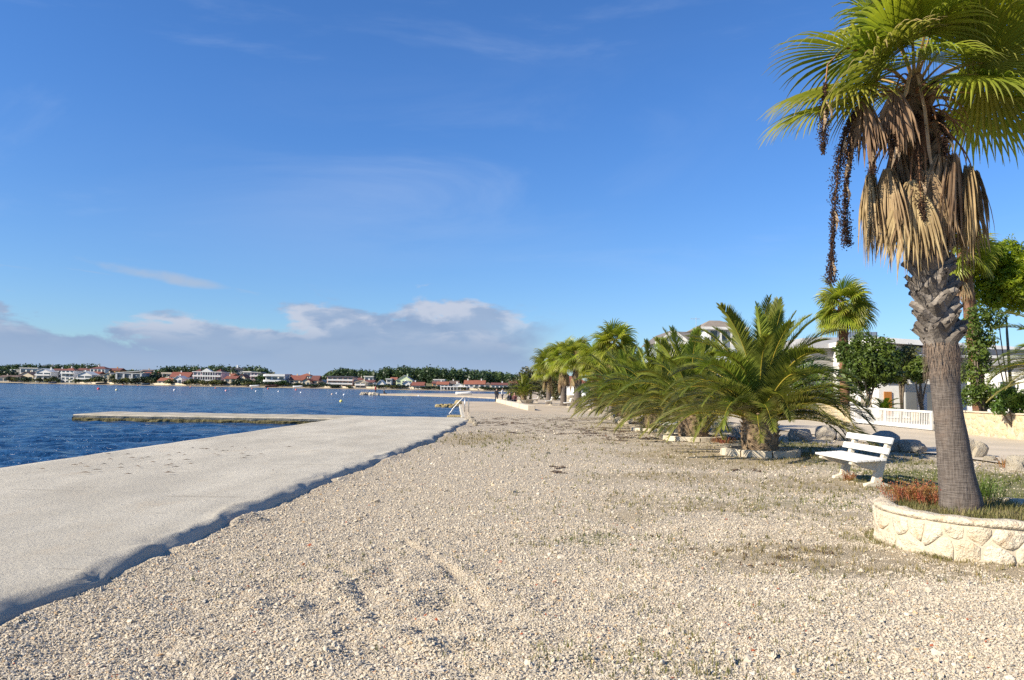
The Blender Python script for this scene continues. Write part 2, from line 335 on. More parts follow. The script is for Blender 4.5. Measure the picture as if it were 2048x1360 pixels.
def wallmat(c, rough=0.85):
    k = (tuple(round(q, 3) for q in c), rough)
    if k not in _wall_cache:
        _wall_cache[k] = mat_plain('render_%d' % len(_wall_cache), c, tuple(q * 0.88 for q in c), 0.6, rough, 0.2, 12, 0.01)
    return _wall_cache[k]
def roofmat(c):
    k = ('roof', tuple(c))
    if k not in _wall_cache:
        m, t = newmat('roof_tiles_%d' % len(_wall_cache)); p = objco(t)
        wv = t.n('ShaderNodeTexWave', {'Vector': p, 'Scale': 1.6, 'Distortion': 0.5, 'Detail': 1.0}, bands_direction='Z').outputs[1]
        col = t.mix(t.ss(t.noise(p, 1.3, 5, 0.65), 0.3, 0.7), c, tuple(q * 0.7 for q in c))
        principled(t, col, 0.85, bump(t, wv, 0.6, 0.05), 0.2); _wall_cache[k] = m
    return _wall_cache[k]
# ================================================================== the setting
WATER = -0.25
def fb(x, y, s, seed=0.0): return mnoise.noise(Vector((x * s + seed, y * s - seed, seed)))
def lerp_tab(tab, x):
    if x <= tab[0][0]: return tab[0][1]
    for (a, va), (b, vb) in zip(tab, tab[1:]):
        if x <= b: return va + (vb - va) * (x - a) / (b - a)
    return tab[-1][1]
def deck_edge(y): return lerp_tab([(-30, -3.3), (3.5, -3.32), (5.0, -3.28), (11.6, -3.02), (22.4, -2.25), (35.6, -1.85), (60, -1.6)], y)
def prom_left(y): return -2.6 + (-6.2 + 2.6) * (y - 42) / 51.0

# coast of the near land, the sand spit and the far shore
COAST = [(-3.4, -60), (-3.1, 37.5), (-2.3, 39.5), (-2.4, 42), (-6.0, 92.8), (-1.5, 93.4), (-0.2, 104), (0.4, 116), (-1.0, 127), (-8, 145), (-17, 152), (-26, 156), (-31, 160),
         (-30.5, 165), (-25, 184), (-15, 204), (-5, 217), (1.5, 227), (6, 262), (8, 312), (5, 368), (-8, 388)]
SHORE = [(-500, 560), (-100, 490), (0, 470), (300, 445), (650, 412), (1000, 390), (1100, 384), (1400, 384)]   # photo column -> metres
def shore_depth(px): return lerp_tab(SHORE, px)
def shore_pt(px, off=0.0):
    d = shore_depth(px) + off; return Vector(((px - 1024) / FPX * d, d, 0))
def hill_z(off): return lerp_tab([(0, -0.1), (4, 0.35), (14, 0.7), (40, 2.2), (70, 4.0), (130, 5.5), (400, 8)], off)

far_edge = [shore_pt(px) for px in (850, 700, 550, 400, 250, 100, -50, -250, -500)]
poly = [Vector((x, y, 0)) for x, y in COAST] + far_edge + [Vector((-1500, 620, 0)), Vector((-1500, 3000, 0)), Vector((1800, 3000, 0)), Vector((1800, -60, 0))]
bm = bmesh.new()
top = [bm.verts.new((p.x, p.y, -0.07)) for p in poly]; bot = [bm.verts.new((p.x, p.y, -1.2)) for p in poly]
fc = bm.faces.new(top)
for i in range(len(poly)):
    j = (i + 1) % len(poly); bm.faces.new((top[j], top[i], bot[i], bot[j]))
bmesh.ops.triangulate(bm, faces=[fc]); bmesh.ops.recalc_face_normals(bm, faces=bm.faces)
me = bpy.data.meshes.new('ground'); bm.to_mesh(me); bm.free(); me.materials.append(M['sand'])
tag(link('ground', me), 'pale sandy land reaching round the bay to the far shore', 'ground', kind='structure')

# water: a wave sheet that gets coarser with distance
def build_water():
    rows, cols = 640, 330
    ys = 4.0 * (560 / 4.0) ** (np.arange(rows) / (rows - 1.0)); us = np.linspace(-1.25, 0.12, cols)
    X = us[None, :] * ys[:, None]; Y = np.repeat(ys[:, None], cols, 1)
    rg = np.random.default_rng(4); Z = np.zeros_like(X)
    cell = np.maximum(ys * 0.0078, 0.03)[:, None]
    for k in range(46):
        wl = 0.28 * (2.6 / 0.28) ** rg.random(); ang = R(-70) + rg.normal(0, 0.55); ph = rg.random() * 6.28
        kx, ky = math.cos(ang) * 6.283 / wl, math.sin(ang) * 6.283 / wl
        amp = 0.0070 * wl ** 0.8 * np.clip((wl / cell - 2.0) / 2.0, 0, 1)
        s = np.sin(kx * X + ky * Y + ph + 0.6 * np.sin(0.31 * X + 0.23 * Y + k)); Z += amp * (s + 0.35 * s * s)
    land = np.where(Y < 39, -3.6, np.where(Y < 93, prom_left(Y) + 0.5, 99.0))
    Z = np.where(X > land, -1.0, np.minimum(Z, 0.12))
    v = np.stack([X, Y, Z + WATER], -1).reshape(-1, 3)
    i = np.arange(rows - 1)[:, None] * cols + np.arange(cols - 1)[None, :]; i = i.ravel()
    me = np_mesh('water', v, np.stack([i, i + 1, i + cols + 1, i + cols], -1)); me.materials.append(M['water'])
    me.polygons.foreach_set('use_smooth', [True] * len(me.polygons))
    o = tag(link('water', me), 'rippled deep blue sea in the bay', 'water', kind='structure')
    mb = MB(); mb.add([(-2500, -300, WATER - 0.35), (60, -300, WATER - 0.35), (60, 600, WATER - 0.35), (-2500, 600, WATER - 0.35)], [(0, 1, 2, 3)])
    o2 = mb.build('water', M['water']); tag(o2, 'deep blue open sea beyond the bay', 'water', kind='structure')
build_water()

# gravel beach: fine near the camera
RUTS = [[on_level(x, y) for x, y in pl] for pl in ([(812, 1083), (850, 1105), (905, 1140), (930, 1165), (965, 1205)], [(770, 1110), (800, 1170), (830, 1180)], [(640, 1120), (700, 1150), (720, 1175), (760, 1235)], [(880, 1290), (930, 1308)])]
RDEP = [0.027, 0.012, 0.014, 0.02]
def seg_dist(px, py, pts):
    best = np.full(px.shape, 9e9); side = np.zeros(px.shape)
    for a, b in zip(pts, pts[1:]):
        dx, dy = b.x - a.x, b.y - a.y; L = dx * dx + dy * dy
        t = np.clip(((px - a.x) * dx + (py - a.y) * dy) / L, 0, 1)
        ex, ey = px - (a.x + t * dx), py - (a.y + t * dy); d = np.hypot(ex, ey)
        s = np.sign(dx * (py - a.y) - dy * (px - a.x)); m = d < best; best = np.where(m, d, best); side = np.where(m, s, side)
    return best, side
def vnoise(X, Y, s, seed):
    xs = X * s + seed * 17.3; ys = Y * s - seed * 9.1
    x0 = np.floor(xs).astype(np.int64); y0 = np.floor(ys).astype(np.int64); fx = xs - x0; fy = ys - y0
    fx = fx * fx * (3 - 2 * fx); fy = fy * fy * (3 - 2 * fy)
    def h(a, b):
        n = (a * 374761393 + b * 668265263 + int(seed * 1013) * 69069) & 0x7fffffff
        n = ((n ^ (n >> 13)) * 1274126177) & 0x7fffffff; n = n ^ (n >> 16); return (n % 100003) / 100003.0
    return (h(x0, y0) * (1 - fx) + h(x0 + 1, y0) * fx) * (1 - fy) + (h(x0, y0 + 1) * (1 - fx) + h(x0 + 1, y0 + 1) * fx) * fy - 0.5
def fbm(X, Y, s, seed, o=4):
    return sum(vnoise(X, Y, s * 2 ** k, seed + k) / 2 ** k for k in range(o))
def ground_h(X, Y):
    near = np.clip((13 - Y) / 6.0, 0, 1)
    Z = 0.030 * fbm(X, Y, 0.5, 3, 3) + (0.010 + 0.020 * near) * fbm(X, Y, 3.2, 5, 3)
    churn = np.exp(-(((X + 0.9) / 1.5) ** 2 + ((Y - 5.6) / 1.7) ** 2)); Z = Z + churn * 0.085 * fbm(X, Y, 3.6, 9, 3)
    for pts, dep in zip(RUTS, RDEP):
        d, s = seg_dist(X, Y, pts); Z = Z - dep * np.exp(-(d / 0.06) ** 2) * (0.55 + 0.9 * np.clip(fbm(X, Y, 5.0, 91, 2) + 0.5, 0, 1)) + dep * 0.45 * np.exp(-((d - 0.11) / 0.06) ** 2) * np.where(s > 0, 0.6, 1.0)
    ed = np.interp(Y, [3, 5, 11.6, 22.4, 35.6], [-3.30, -3.28, -3.02, -2.25, -1.85]); Z = Z + np.where(Y < 37, (0.028 + 0.05 * np.clip(fbm(X, Y, 1.1, 61, 3) * 2, -0.3, 1)) * np.exp(-np.abs(X - ed - 0.05) / 0.16), 0)
    return Z
def blob(X, Y, px, py, rx, ry, z=0.0):
    c = on_level(px, py, z); return np.exp(-(((X - c.x) / rx) ** 2 + ((Y - c.y) / ry) ** 2))
def dirt_f(X, Y):
    return np.clip(1.3 * blob(X, Y, 1545, 1110, 0.9, 0.55) + 0.55 * blob(X, Y, 1800, 1145, 1.2, 0.25) + 0.6 * blob(X, Y, 1320, 955, 1.1, 0.8) + 1.1 * blob(X, Y, 930, 880, 0.8, 2.2) + 0.6 * blob(X, Y, 1000, 872, 1.2, 2.5)
        + 0.4 * blob(X, Y, 1200, 855, 1.8, 2) + 0.7 * blob(X, Y, 1880, 1130, 1.2, 0.25) + 0.25 * blob(X, Y, 1150, 905, 3.0, 3.0) + 0.4 * blob(X, Y, 1500, 960, 2.0, 1.5) + 0.5 * blob(X, Y, 1300, 860, 2, 3)
        + 0.60 * np.clip(X - 0.3, 0, 1) * np.clip((Y - 5) / 4, 0, 1) * np.clip((30 - Y) / 8, 0, 1) * np.clip(0.4 + fbm(X, Y, 0.5, 77, 4) * 2.2, 0, 1.5) + 0.22 * np.clip(fbm(X, Y, 0.45, 21, 3) * 3, 0, 1), 0, 1.4)
def green_f(X, Y):
    right = np.clip((X - 5.2) / 1.8, 0, 1) * np.clip((10.6 - X) / 1.0, 0, 1) * np.clip((Y - 6) / 3, 0, 1) * np.clip((40 - Y) / 15, 0, 1)
    return np.clip(0.62 * right * (0.75 + 1.1 * fbm(X, Y, 0.7, 31, 3)) + 1.0 * blob(X, Y, 2010, 970, 2.0, 2.2) + 0.5 * blob(X, Y, 1850, 960, 1.0, 1.2) + 0.55 * blob(X, Y, 1160, 1080, 0.55, 0.5) + 0.5 * blob(X, Y, 1270, 1070, 0.5, 0.3) + 0.28 * blob(X, Y, 1200, 1320, 0.7, 0.25)
        + 0.3 * blob(X, Y, 1420, 1340, 0.5, 0.2) + 0.6 * blob(X, Y, 1740, 1080, 0.3, 0.35) + 0.5 * blob(X, Y, 1620, 900, 1.2, 1.6) + 0.3 * blob(X, Y, 1450, 1010, 1.5, 1.0)
        + 0.35 * blob(X, Y, 1600, 1000, 1.2, 1.5) + 0.4 * blob(X, Y, 1000, 880, 1.0, 3.0), 0, 1.2)
def spaced(a, b, d0, g):
    r = [a]
    while r[-1] < b: r.append(r[-1] + d0); d0 *= g
    return r
def build_beach():
    xs = np.array(sorted([-3.6 - 0.0] + list(np.arange(-3.57, 5.6, 0.033)) + spaced(5.63, 70, 0.04, 1.06)))
    ys = np.array(sorted(list(np.arange(-8, 3.4, 0.6)) + list(np.arange(3.5, 10.5, 0.033)) + spaced(10.54, 130, 0.036, 1.022)))
    X, Y = np.meshgrid(xs, ys); Z = ground_h(X, Y)
    edge = np.where(Y < 39.3, -3.7, np.where(Y < 93, prom_left(Y) + 0.35, -0.9 + 0 * Y)); edge = np.where(Y > 100, 1.2, edge)
    Z = np.where(X < edge, -1.0, Z); Z = Z - 0.10 * np.clip((Y - 35) / 25, 0, 1) + 0.0
    Z = np.where(Y > 126, -0.5, Z)
    v = np.stack([X, Y, Z], -1).reshape(-1, 3); c = len(xs); r = len(ys)
    i = (np.arange(r - 1)[:, None] * c + np.arange(c - 1)[None, :]).ravel()
    me = np_mesh('gravel_beach', v, np.stack([i, i + 1, i + c + 1, i + c], -1)); me.materials.append(M['ground'])
    me.polygons.foreach_set('use_smooth', [True] * len(me.polygons))
    for nm, fn in (('dirt', dirt_f), ('green', green_f)):
        at = me.attributes.new(nm, 'FLOAT', 'POINT'); at.data.foreach_set('value', fn(X, Y).astype(np.float32).ravel())
    tag(link('gravel_beach', me), 'pale gravel beach strip between the concrete platform and the palms', 'beach', kind='structure')
build_beach()

# loose stones lying on the beach: real chips near the camera, instanced
def build_gravel():
    rg = np.random.default_rng(11); P_ = []; S_ = []
    for (y0, y1, dens, s0) in ((3.6, 5.2, 5000, 0.0054), (5.2, 7.0, 4000, 0.0055), (7.0, 9.5, 2400, 0.0058), (9.5, 13, 1000, 0.0066), (13, 17, 320, 0.0082), (17, 22, 130, 0.0092), (22, 30, 50, 0.011)):
        xr = 0.68 * y1 + 0.5; n = int(dens * (y1 - y0) * (xr + 3.4))
        x = rg.uniform(-3.4, xr, n); y = rg.uniform(y0, y1, n)
        keep = (x > np.interp(y, [3, 5, 11.6, 22.4, 35.6], [-3.30, -3.25, -2.99, -2.2, -1.8])) & (x < 0.68 * y + 0.5) & (np.hypot(x - 5.10, y - 8.45) > 1.12)
        thin = np.clip(dirt_f(x, y) * 0.85 + green_f(x, y) * 0.75, 0, 0.95) * (0.4 + np.clip(fbm(x, y, 6, 41, 2) * 2 + 0.5, 0, 1)); keep &= rg.random(n) > thin
        x = x[keep]; y = y[keep]; s = s0 * np.exp(rg.normal(0, 0.36, len(x))); s = np.where(rg.random(len(x)) < 0.004, s * 2.1, s)
        P_.append(np.stack([x, y, ground_h(x, y) + s * 0.25], -1)); S_.append(s)
    big = [(1640, 1208), (1495, 1325), (1545, 1318), (1465, 1328), (1560, 1345), (1590, 1350), (555, 1205), (1110, 1195), (1600, 1136), (1610, 1135), (1055, 1340), (1640, 984), (465, 1058), (612, 995), (1410, 1350), (1435, 1310), (720, 1330), (390, 1275), (1325, 1330), (1880, 1310)]
    bp = np.array([on_level(x, y) for x, y in big]); bp[:, 2] = ground_h(bp[:, 0], bp[:, 1]) + 0.008
    P_.append(bp); S_.append(rg.uniform(0.016, 0.026, len(big)))
    p = np.concatenate(P_); s = np.concatenate(S_); n = len(p)
    me = bpy.data.meshes.new('gravel'); me.vertices.add(n); me.vertices.foreach_set('co', p.astype(np.float32).ravel())
    rot = np.stack([rg.normal(0, 0.5, n), rg.normal(0, 0.5, n), rg.random(n) * 6.28], -1).astype(np.float32)
    sc = (s[:, None] * np.stack([rg.uniform(0.95, 1.5, n), rg.uniform(0.75, 1.1, n), rg.uniform(0.38, 0.65, n)], -1)).astype(np.float32)
    me.attributes.new('rot', 'FLOAT_VECTOR', 'POINT').data.foreach_set('vector', rot.ravel())
    me.attributes.new('sc', 'FLOAT_VECTOR', 'POINT').data.foreach_set('vector', sc.ravel())
    me.attributes.new('vi', 'INT', 'POINT').data.foreach_set('value', rg.integers(0, 6, n).astype(np.int32))
    m, t = newmat('gravel_stone'); r = rnd(t); w2 = t.n('ShaderNodeTexWhiteNoise', {'W': r}, noise_dimensions='1D')
    hs = t.n('ShaderNodeSeparateColor', {0: w2.outputs['Color']}).outputs
    c = t.mix(hs[0], (0.565, 0.485, 0.37), (0.46, 0.395, 0.30)); c = t.mix(t.ss(hs[1], 0.72, 1.0), c, (0.61, 0.54, 0.43)); c = t.mix(t.ss(hs[2], 0.80, 1.0), c, (0.37, 0.34, 0.29))
    c = t.mix(t.ss(hs[1], 0.06, 0.0), c, (0.55, 0.37, 0.20)); c = t.mix(t.ss(hs[2], 0.004, 0.002), c, (0.34, 0.09, 0.04))
    principled(t, c, 0.85, None, 0.2)
    g = bpy.data.node_groups.new('gravel_scatter', 'GeometryNodeTree')
    g.interface.new_socket('Geometry', in_out='INPUT', socket_type='NodeSocketGeometry'); g.interface.new_socket('Geometry', in_out='OUTPUT', socket_type='NodeSocketGeometry')
    q = NT(g); gi = q.n('NodeGroupInput'); go = q.n('NodeGroupOutput'); joins = []
    for k in range(6):
        ico = q.n('GeometryNodeMeshIcoSphere', {'Radius': 1.0, 'Subdivisions': 2})
        ps = q.n('GeometryNodeInputPosition'); off = q.n('ShaderNodeVectorMath', {0: ps.outputs[0], 1: (k * 7.3, k * 3.1, k * 5.7)}, operation='ADD')
        nz = q.n('ShaderNodeTexNoise', {'Vector': off.outputs[0], 'Scale': 0.95, 'Detail': 1.0})
        sub = q.n('ShaderNodeVectorMath', {0: nz.outputs[1], 1: (0.5, 0.5, 0.5)}, operation='SUBTRACT')
        scl = q.n('ShaderNodeVectorMath', {0: sub.outputs[0], 'Scale': 2.1}, operation='SCALE')
        sp = q.n('GeometryNodeSetPosition', {'Geometry': ico.outputs[0], 'Offset': scl.outputs[0]})
        sh = q.n('GeometryNodeSetShadeSmooth', {'Geometry': sp.outputs[0], 'Shade Smooth': False})
        sm = q.n('GeometryNodeSetMaterial', {'Geometry': sh.outputs[0], 'Material': m})
        joins.append(q.n('GeometryNodeGeometryToInstance', {0: sm.outputs[0]}).outputs[0])
    jn = q.n('GeometryNodeJoinGeometry')
    for s_ in joins: g.links.new(s_, jn.inputs[0])
    na = lambda nm, ty: q.n('GeometryNodeInputNamedAttribute', {'Name': nm}, data_type=ty).outputs[0]
    inst = q.n('GeometryNodeInstanceOnPoints', {'Points': gi.outputs[0], 'Instance': jn.outputs[0], 'Pick Instance': True, 'Instance Index': na('vi', 'INT'), 'Rotation': na('rot', 'FLOAT_VECTOR'), 'Scale': na('sc', 'FLOAT_VECTOR')})
    g.links.new(inst.outputs[0], go.inputs[0])
    o = link('gravel', me); md = o.modifiers.new('scatter', 'NODES'); md.node_group = g
    tag(o, 'loose pale limestone gravel covering the beach', 'gravel', kind='stuff')
build_gravel()

# concrete platform with a rounded, uneven poured edge towards the gravel
def build_platform():
    ys = np.array(spaced(-8, 39.0, 0.09, 1.002)); ys[-1] = 39.0
    prof = [(-8.75, -1.0), (-8.75, 0.10), (-8.70, 0.145), (-8.0, 0.155)] ; inner = list(np.linspace(-7.2, -0.42, 40)); v = []; n = 0
    for y in ys:
        e = deck_edge(y) + 0.14 * mnoise.noise(Vector((0, y * 0.55, 4))) + 0.10 * mnoise.noise(Vector((3, y * 1.7, 4))) + 0.025 * mnoise.noise(Vector((8, y * 5, 4)))
        lip = 0.24 + 0.15 * mnoise.noise(Vector((5, y * 1.1, 2))) + 0.05 * mnoise.noise(Vector((5, y * 4, 2))); hgt = 0.115 + 0.025 * mnoise.noise(Vector((2, y * 0.4, 9)))
        xl = -8.7 + (y - 13.3) * 0.044; row = [(xl - .05, -1.0), (xl - .05, 0.07), (xl - .01, 0.10)]
        for k in range(41):
            t = k / 40.0; row.append((xl + (e - lip - xl) * t, None))
        for s, zz in ((0.18, 0.985), (0.36, 0.93), (0.52, 0.80), (0.66, 0.60), (0.80, 0.35), (0.92, 0.08), (1.0, -0.25)):
            row.append((e - lip + lip * s, zz * hgt + 0.03 * mnoise.noise(Vector((s * 3, y * 3, 1))) + 0.014 * mnoise.noise(Vector((s * 6, y * 9, 1)))))
        row.append((e + 0.02, -0.6))
        for (x, z) in row:
            if z is None:
                near = max(0.0, 1 - (e - lip - x) / 1.2)
                z = 0.105 + (hgt - 0.105) * near + 0.012 * mnoise.noise(Vector((x * 0.5, y * 0.4, 7))) + 0.006 * mnoise.noise(Vector((x * 2, y * 1.2, 3)))
            v.append((x, y, z))
        n = len(row)
    r = len(ys); i = (np.arange(r - 1)[:, None] * n + np.arange(n - 1)[None, :]).ravel()
    q = np.stack([i, i + 1, i + n + 1, i + n], -1)
    me = np_mesh('concrete_platform', v, q); bm = bmesh.new(); bm.from_mesh(me); bm.verts.ensure_lookup_table()
    bm.faces.new([bm.verts[(r - 1) * n + k] for k in range(n)]); bmesh.ops.recalc_face_normals(bm, faces=bm.faces); bm.to_mesh(me); bm.free()
    me.materials.append(M['concrete']); me.polygons.foreach_set('use_smooth', [True] * len(me.polygons))
    tag(link('concrete_platform', me), 'broad grey concrete bathing platform along the sea, rounded edge towards the gravel', 'platform', kind='structure')
build_platform()

def build_jetty():
    t = thing('jetty', 'low concrete jetty with a dark weedy side standing out into the sea', 'jetty', (-20.1, 36.0, 0))
    rg = random.Random(3); x0, x1 = 0.0, 12.7
    mb = MB(); n = 90; v = []
    for i in range(n + 1):
        x = x0 + (x1 - x0) * i / n; w = 0.05 * mnoise.noise(Vector((x * 1.3, 0, 0))); z = 0.085 + 0.02 * mnoise.noise(Vector((x, 5, 0)))
        low = -0.07 + 0.04 * mnoise.noise(Vector((x * 2.5, 2, 0)))
        v += [(x, 0.05 + w, low), (x, 0.0 + w, z - 0.05), (x, 0.08 + w, z), (x, 3.45, z + 0.02), (x, 3.55, z - 0.05), (x, 3.55, -0.8)]
    f = [(i * 6 + k, (i + 1) * 6 + k, (i + 1) * 6 + k + 1, i * 6 + k + 1) for i in range(n) for k in range(5)] + [tuple(range(6))[::-1]]
    mb.add(v, f); mb.build('deck', M['jetty'], t, smooth=False)
    mb = MB(); rows = 7; cols = 150; v = []
    for j in range(rows):
        for i in range(cols + 1):
            x = x0 - 0.02 + (x1 - x0) * i / cols; z = -0.5 + 0.5 * j / (rows - 1)
            hole = 0.10 * max(0, mnoise.noise(Vector((x * 1.5, z * 4, 3))))
            y = 0.03 + hole + 0.05 * mnoise.noise(Vector((x * 5, z * 9, 1))) - (0.02 if j < rows - 1 else -0.05)
            v.append((x, y, z * 0.95 - 0.035 + 0.03 * mnoise.noise(Vector((x * 3, z, 8)))))
    mb.add(v, [(j * (cols + 1) + i, j * (cols + 1) + i + 1, (j + 1) * (cols + 1) + i + 1, (j + 1) * (cols + 1) + i) for j in range(rows - 1) for i in range(cols)])
    mb.add([(-0.03, 0.0, -0.6), (-0.03, 3.5, -0.6), (-0.03, 3.5, -0.04), (-0.03, 0.0, -0.04)], [(0, 1, 2, 3)])
    mb.build('algae_crust', M['algae'], t)
build_jetty()

# the second, lower promenade with its row of seat blocks
def build_promenade():
    d = Vector((-6.2 + 2.6, 51, 0)).normalized(); nx = Vector((d.y, -d.x, 0))
    mb = MB(); a = Vector((-2.6, 41.5, 0)); L = 52.0; n = 40; v = []
    for i in range(n + 1):
        p = a + d * (L * i / n); wd = lerp_tab([(0, 6.2), (18, 5.4), (L, 4.9)], L * i / n)
        w = 0.06 * mnoise.noise(Vector((i * 0.7, 0, 0)))
        for off, z in ((0 + w, -1.0), (0 + w, -0.12), (0.06 + w, -0.085), (wd * 0.5, -0.07), (wd, -0.075)):
            q = p + nx * off; v.append((q.x, q.y, z))
    f = [(i * 5 + k, i * 5 + k + 1, (i + 1) * 5 + k + 1, (i + 1) * 5 + k) for i in range(n) for k in range(4)] + [tuple(n * 5 + k for k in range(5))]
    mb.add(v, f); me = mb.mesh('promenade', M['concrete']); recalc(me)
    tag(link('promenade', me), 'pale concrete promenade running on behind the platform', 'promenade', kind='structure')
    s, e = Vector((1.55, 59.2, 0)), Vector((-1.55, 93, 0)); u = (e - s).normalized(); L = (e - s).length; k = 5
    names = ['nearest pale concrete seat block of the row lining the promenade', 'second nearest pale concrete seat block lining the promenade', 'middle pale concrete seat block lining the promenade', 'fourth pale concrete seat block lining the promenade, before the last', 'farthest pale concrete seat block of the promenade row, by the standing people']
    for i in range(k):
        p = s + u * (L / k * i); l = L / k - 0.45; mb = MB(); mb.box(-0.28, 0.28, 0, l, -0.12, 0.30)
        o = mb.build('seat_block', M['block'], bevel=0.03); o.location = p; o.rotation_euler = (0, 0, math.atan2(-u.x, u.y))
        tag(o, names[i], 'seat block', 'seat blocks lining the promenade')
build_promenade()

# garden road on the land side
mb = MB(); v = []; f = []
for i in range(41):
    y = -10 + i * 3.2; l = 11.4 + 0.5 * mnoise.noise(Vector((0, y * 0.2, 0))); v += [(l, y, 0.034 - 0.10 * max(0, min(1, (y - 35) / 25))), (l + 1.5, y, 0.05 - 0.10 * max(0, min(1, (y - 35) / 25))), (18.0, y, 0.05 - 0.10 * max(0, min(1, (y - 35) / 25)))]
    if i: f += [(3*i-3, 3*i-2, 3*i+1, 3*i), (3*i-2, 3*i-1, 3*i+2, 3*i+1)]
mb.add(v, f); o = mb.build('road', M['road']); tag(o, 'dusty pale lane in front of the garden wall and gate', 'road', kind='structure')

# far shore: rising ground behind a thin strip of beach
def build_far():
    pxs = list(range(-420, 1181, 40)); offs = [1.5, 5, 9, 14, 25, 40, 70, 130, 400, 900]; mb = MB()
    v = [(lambda p: (p.x, p.y, hill_z(o)))(shore_pt(px, o)) for px in pxs for o in offs]; k = len(offs)
    f = [(i * k + j, (i + 1) * k + j, (i + 1) * k + j + 1, i * k + j + 1) for i in range(len(pxs) - 1) for j in range(k - 1)]
    mb.add(v, f); mb.mi = [1 if (i % (k - 1)) < 2 else 0 for i in range(len(f))]
    o = mb.build('hill', [M['soil'], M['sand']]); tag(o, 'low green rise behind the beach of the far shore', 'hill', kind='structure')
build_far()

def leaf_cloud(blobs, n, size, rg, shell=0.55, up=0.35, aspect=0.6):
    """n leaf-sized rhombs spread through the given ellipsoids (x,y,z,rx,ry,rz)"""
    B = np.array(blobs, float); w = B[:, 3] * B[:, 4] + B[:, 4] * B[:, 5]; k = rg.choice(len(B), n, p=w / w.sum()); b = B[k]
    d = rg.normal(size=(n, 3)); d /= np.linalg.norm(d, axis=1)[:, None]
    r = (shell + (1 - shell) * rg.random(n) ** 0.6) * (1 + rg.normal(0, 0.09, n)) * (1 + 0.22 * np.sin(5.3 * d[:, 0] + 1.7 * k) * np.sin(6.1 * d[:, 2] + 2.3 * k) + 0.12 * np.sin(11 * d[:, 1] + 9 * d[:, 2] + k)); c = b[:, :3] + d * b[:, 3:] * r[:, None]
    nrm = d * 0.7 + rg.normal(size=(n, 3)) * 0.7; nrm[:, 2] += up; nrm /= np.linalg.norm(nrm, axis=1)[:, None]
    a = np.cross(nrm, rg.normal(size=(n, 3))); a /= np.linalg.norm(a, axis=1)[:, None]; e = np.cross(nrm, a)
    s = (size * np.exp(rg.normal(0, 0.3, n)))[:, None]
    v = np.stack([c - a * s, c - e * s * aspect, c + a * s, c + e * s * aspect], 1).reshape(-1, 3)
    return v, np.arange(n * 4).reshape(-1, 4)

def build_wood():
    rg = np.random.default_rng(5); B = []
    for _ in range(900):
        px = rg.uniform(-330, 1130); off = rg.uniform(62, 150); p = shore_pt(px, off); z0 = hill_z(off)
        top = lerp_tab([(-330, 12), (0, 10.5), (40, 11.5), (190, 11.5), (215, 5.5), (250, 8.5), (300, 7.5), (350, 11.5), (520, 11.5), (545, 6), (640, 5), (680, 11), (740, 9.5), (800, 12.5), (900, 11.5), (990, 10), (1040, 8), (1130, 8)], px) * rg.uniform(0.84, 1.0)
        h = max(1.5, top - z0 * 0.55); r = rg.uniform(1.8, 3.4)
        for q in range(3):
            B.append((p.x + rg.normal(0, r * 0.5), p.y + rg.normal(0, r * 0.4), z0 + h * (0.22 + 0.27 * q), r * (1.15 - 0.24 * q), r, h * 0.30))
    v, f = leaf_cloud(B, 150000, 0.56, rg, 0.45, 0.3)
    me = np_mesh('far_wood', v, f); me.materials.append(M['far_green'])
    tag(link('far_wood', me), 'dark green wood on the rise behind the far houses', 'wood', kind='stuff')
build_wood()
# ================================================================== houses of the far shore
UNIT = None
def unit_box(mat):
    k = ('ubox', mat.name)
    if k not in _wall_cache:
        mb = MB(); mb.box(-0.5, 0.5, -0.5, 0.5, -0.5, 0.5); _wall_cache[k] = mb.mesh('pane', mat)
    return _wall_cache[k]
def part_box(name, mat, parent, x, y, z, sx, sy, sz):
    o = link(name, unit_box(mat), parent); o.location = (x, y, z); o.scale = (sx, sy, sz); return o
WHITE, CREAM, PINK, SALMON, GREY, GREEN, ORANGE, BEIGE = (0.72, 0.70, 0.66), (0.68, 0.58, 0.42), (0.60, 0.42, 0.43), (0.70, 0.44, 0.33), (0.42, 0.42, 0.41), (0.58, 0.66, 0.42), (0.66, 0.36, 0.14), (0.52, 0.45, 0.36)
RED, DRED, BROWN, DGREY, ORED = (0.25, 0.095, 0.07), (0.185, 0.08, 0.068), (0.17, 0.12, 0.10), (0.11, 0.11, 0.13), (0.32, 0.125, 0.08)

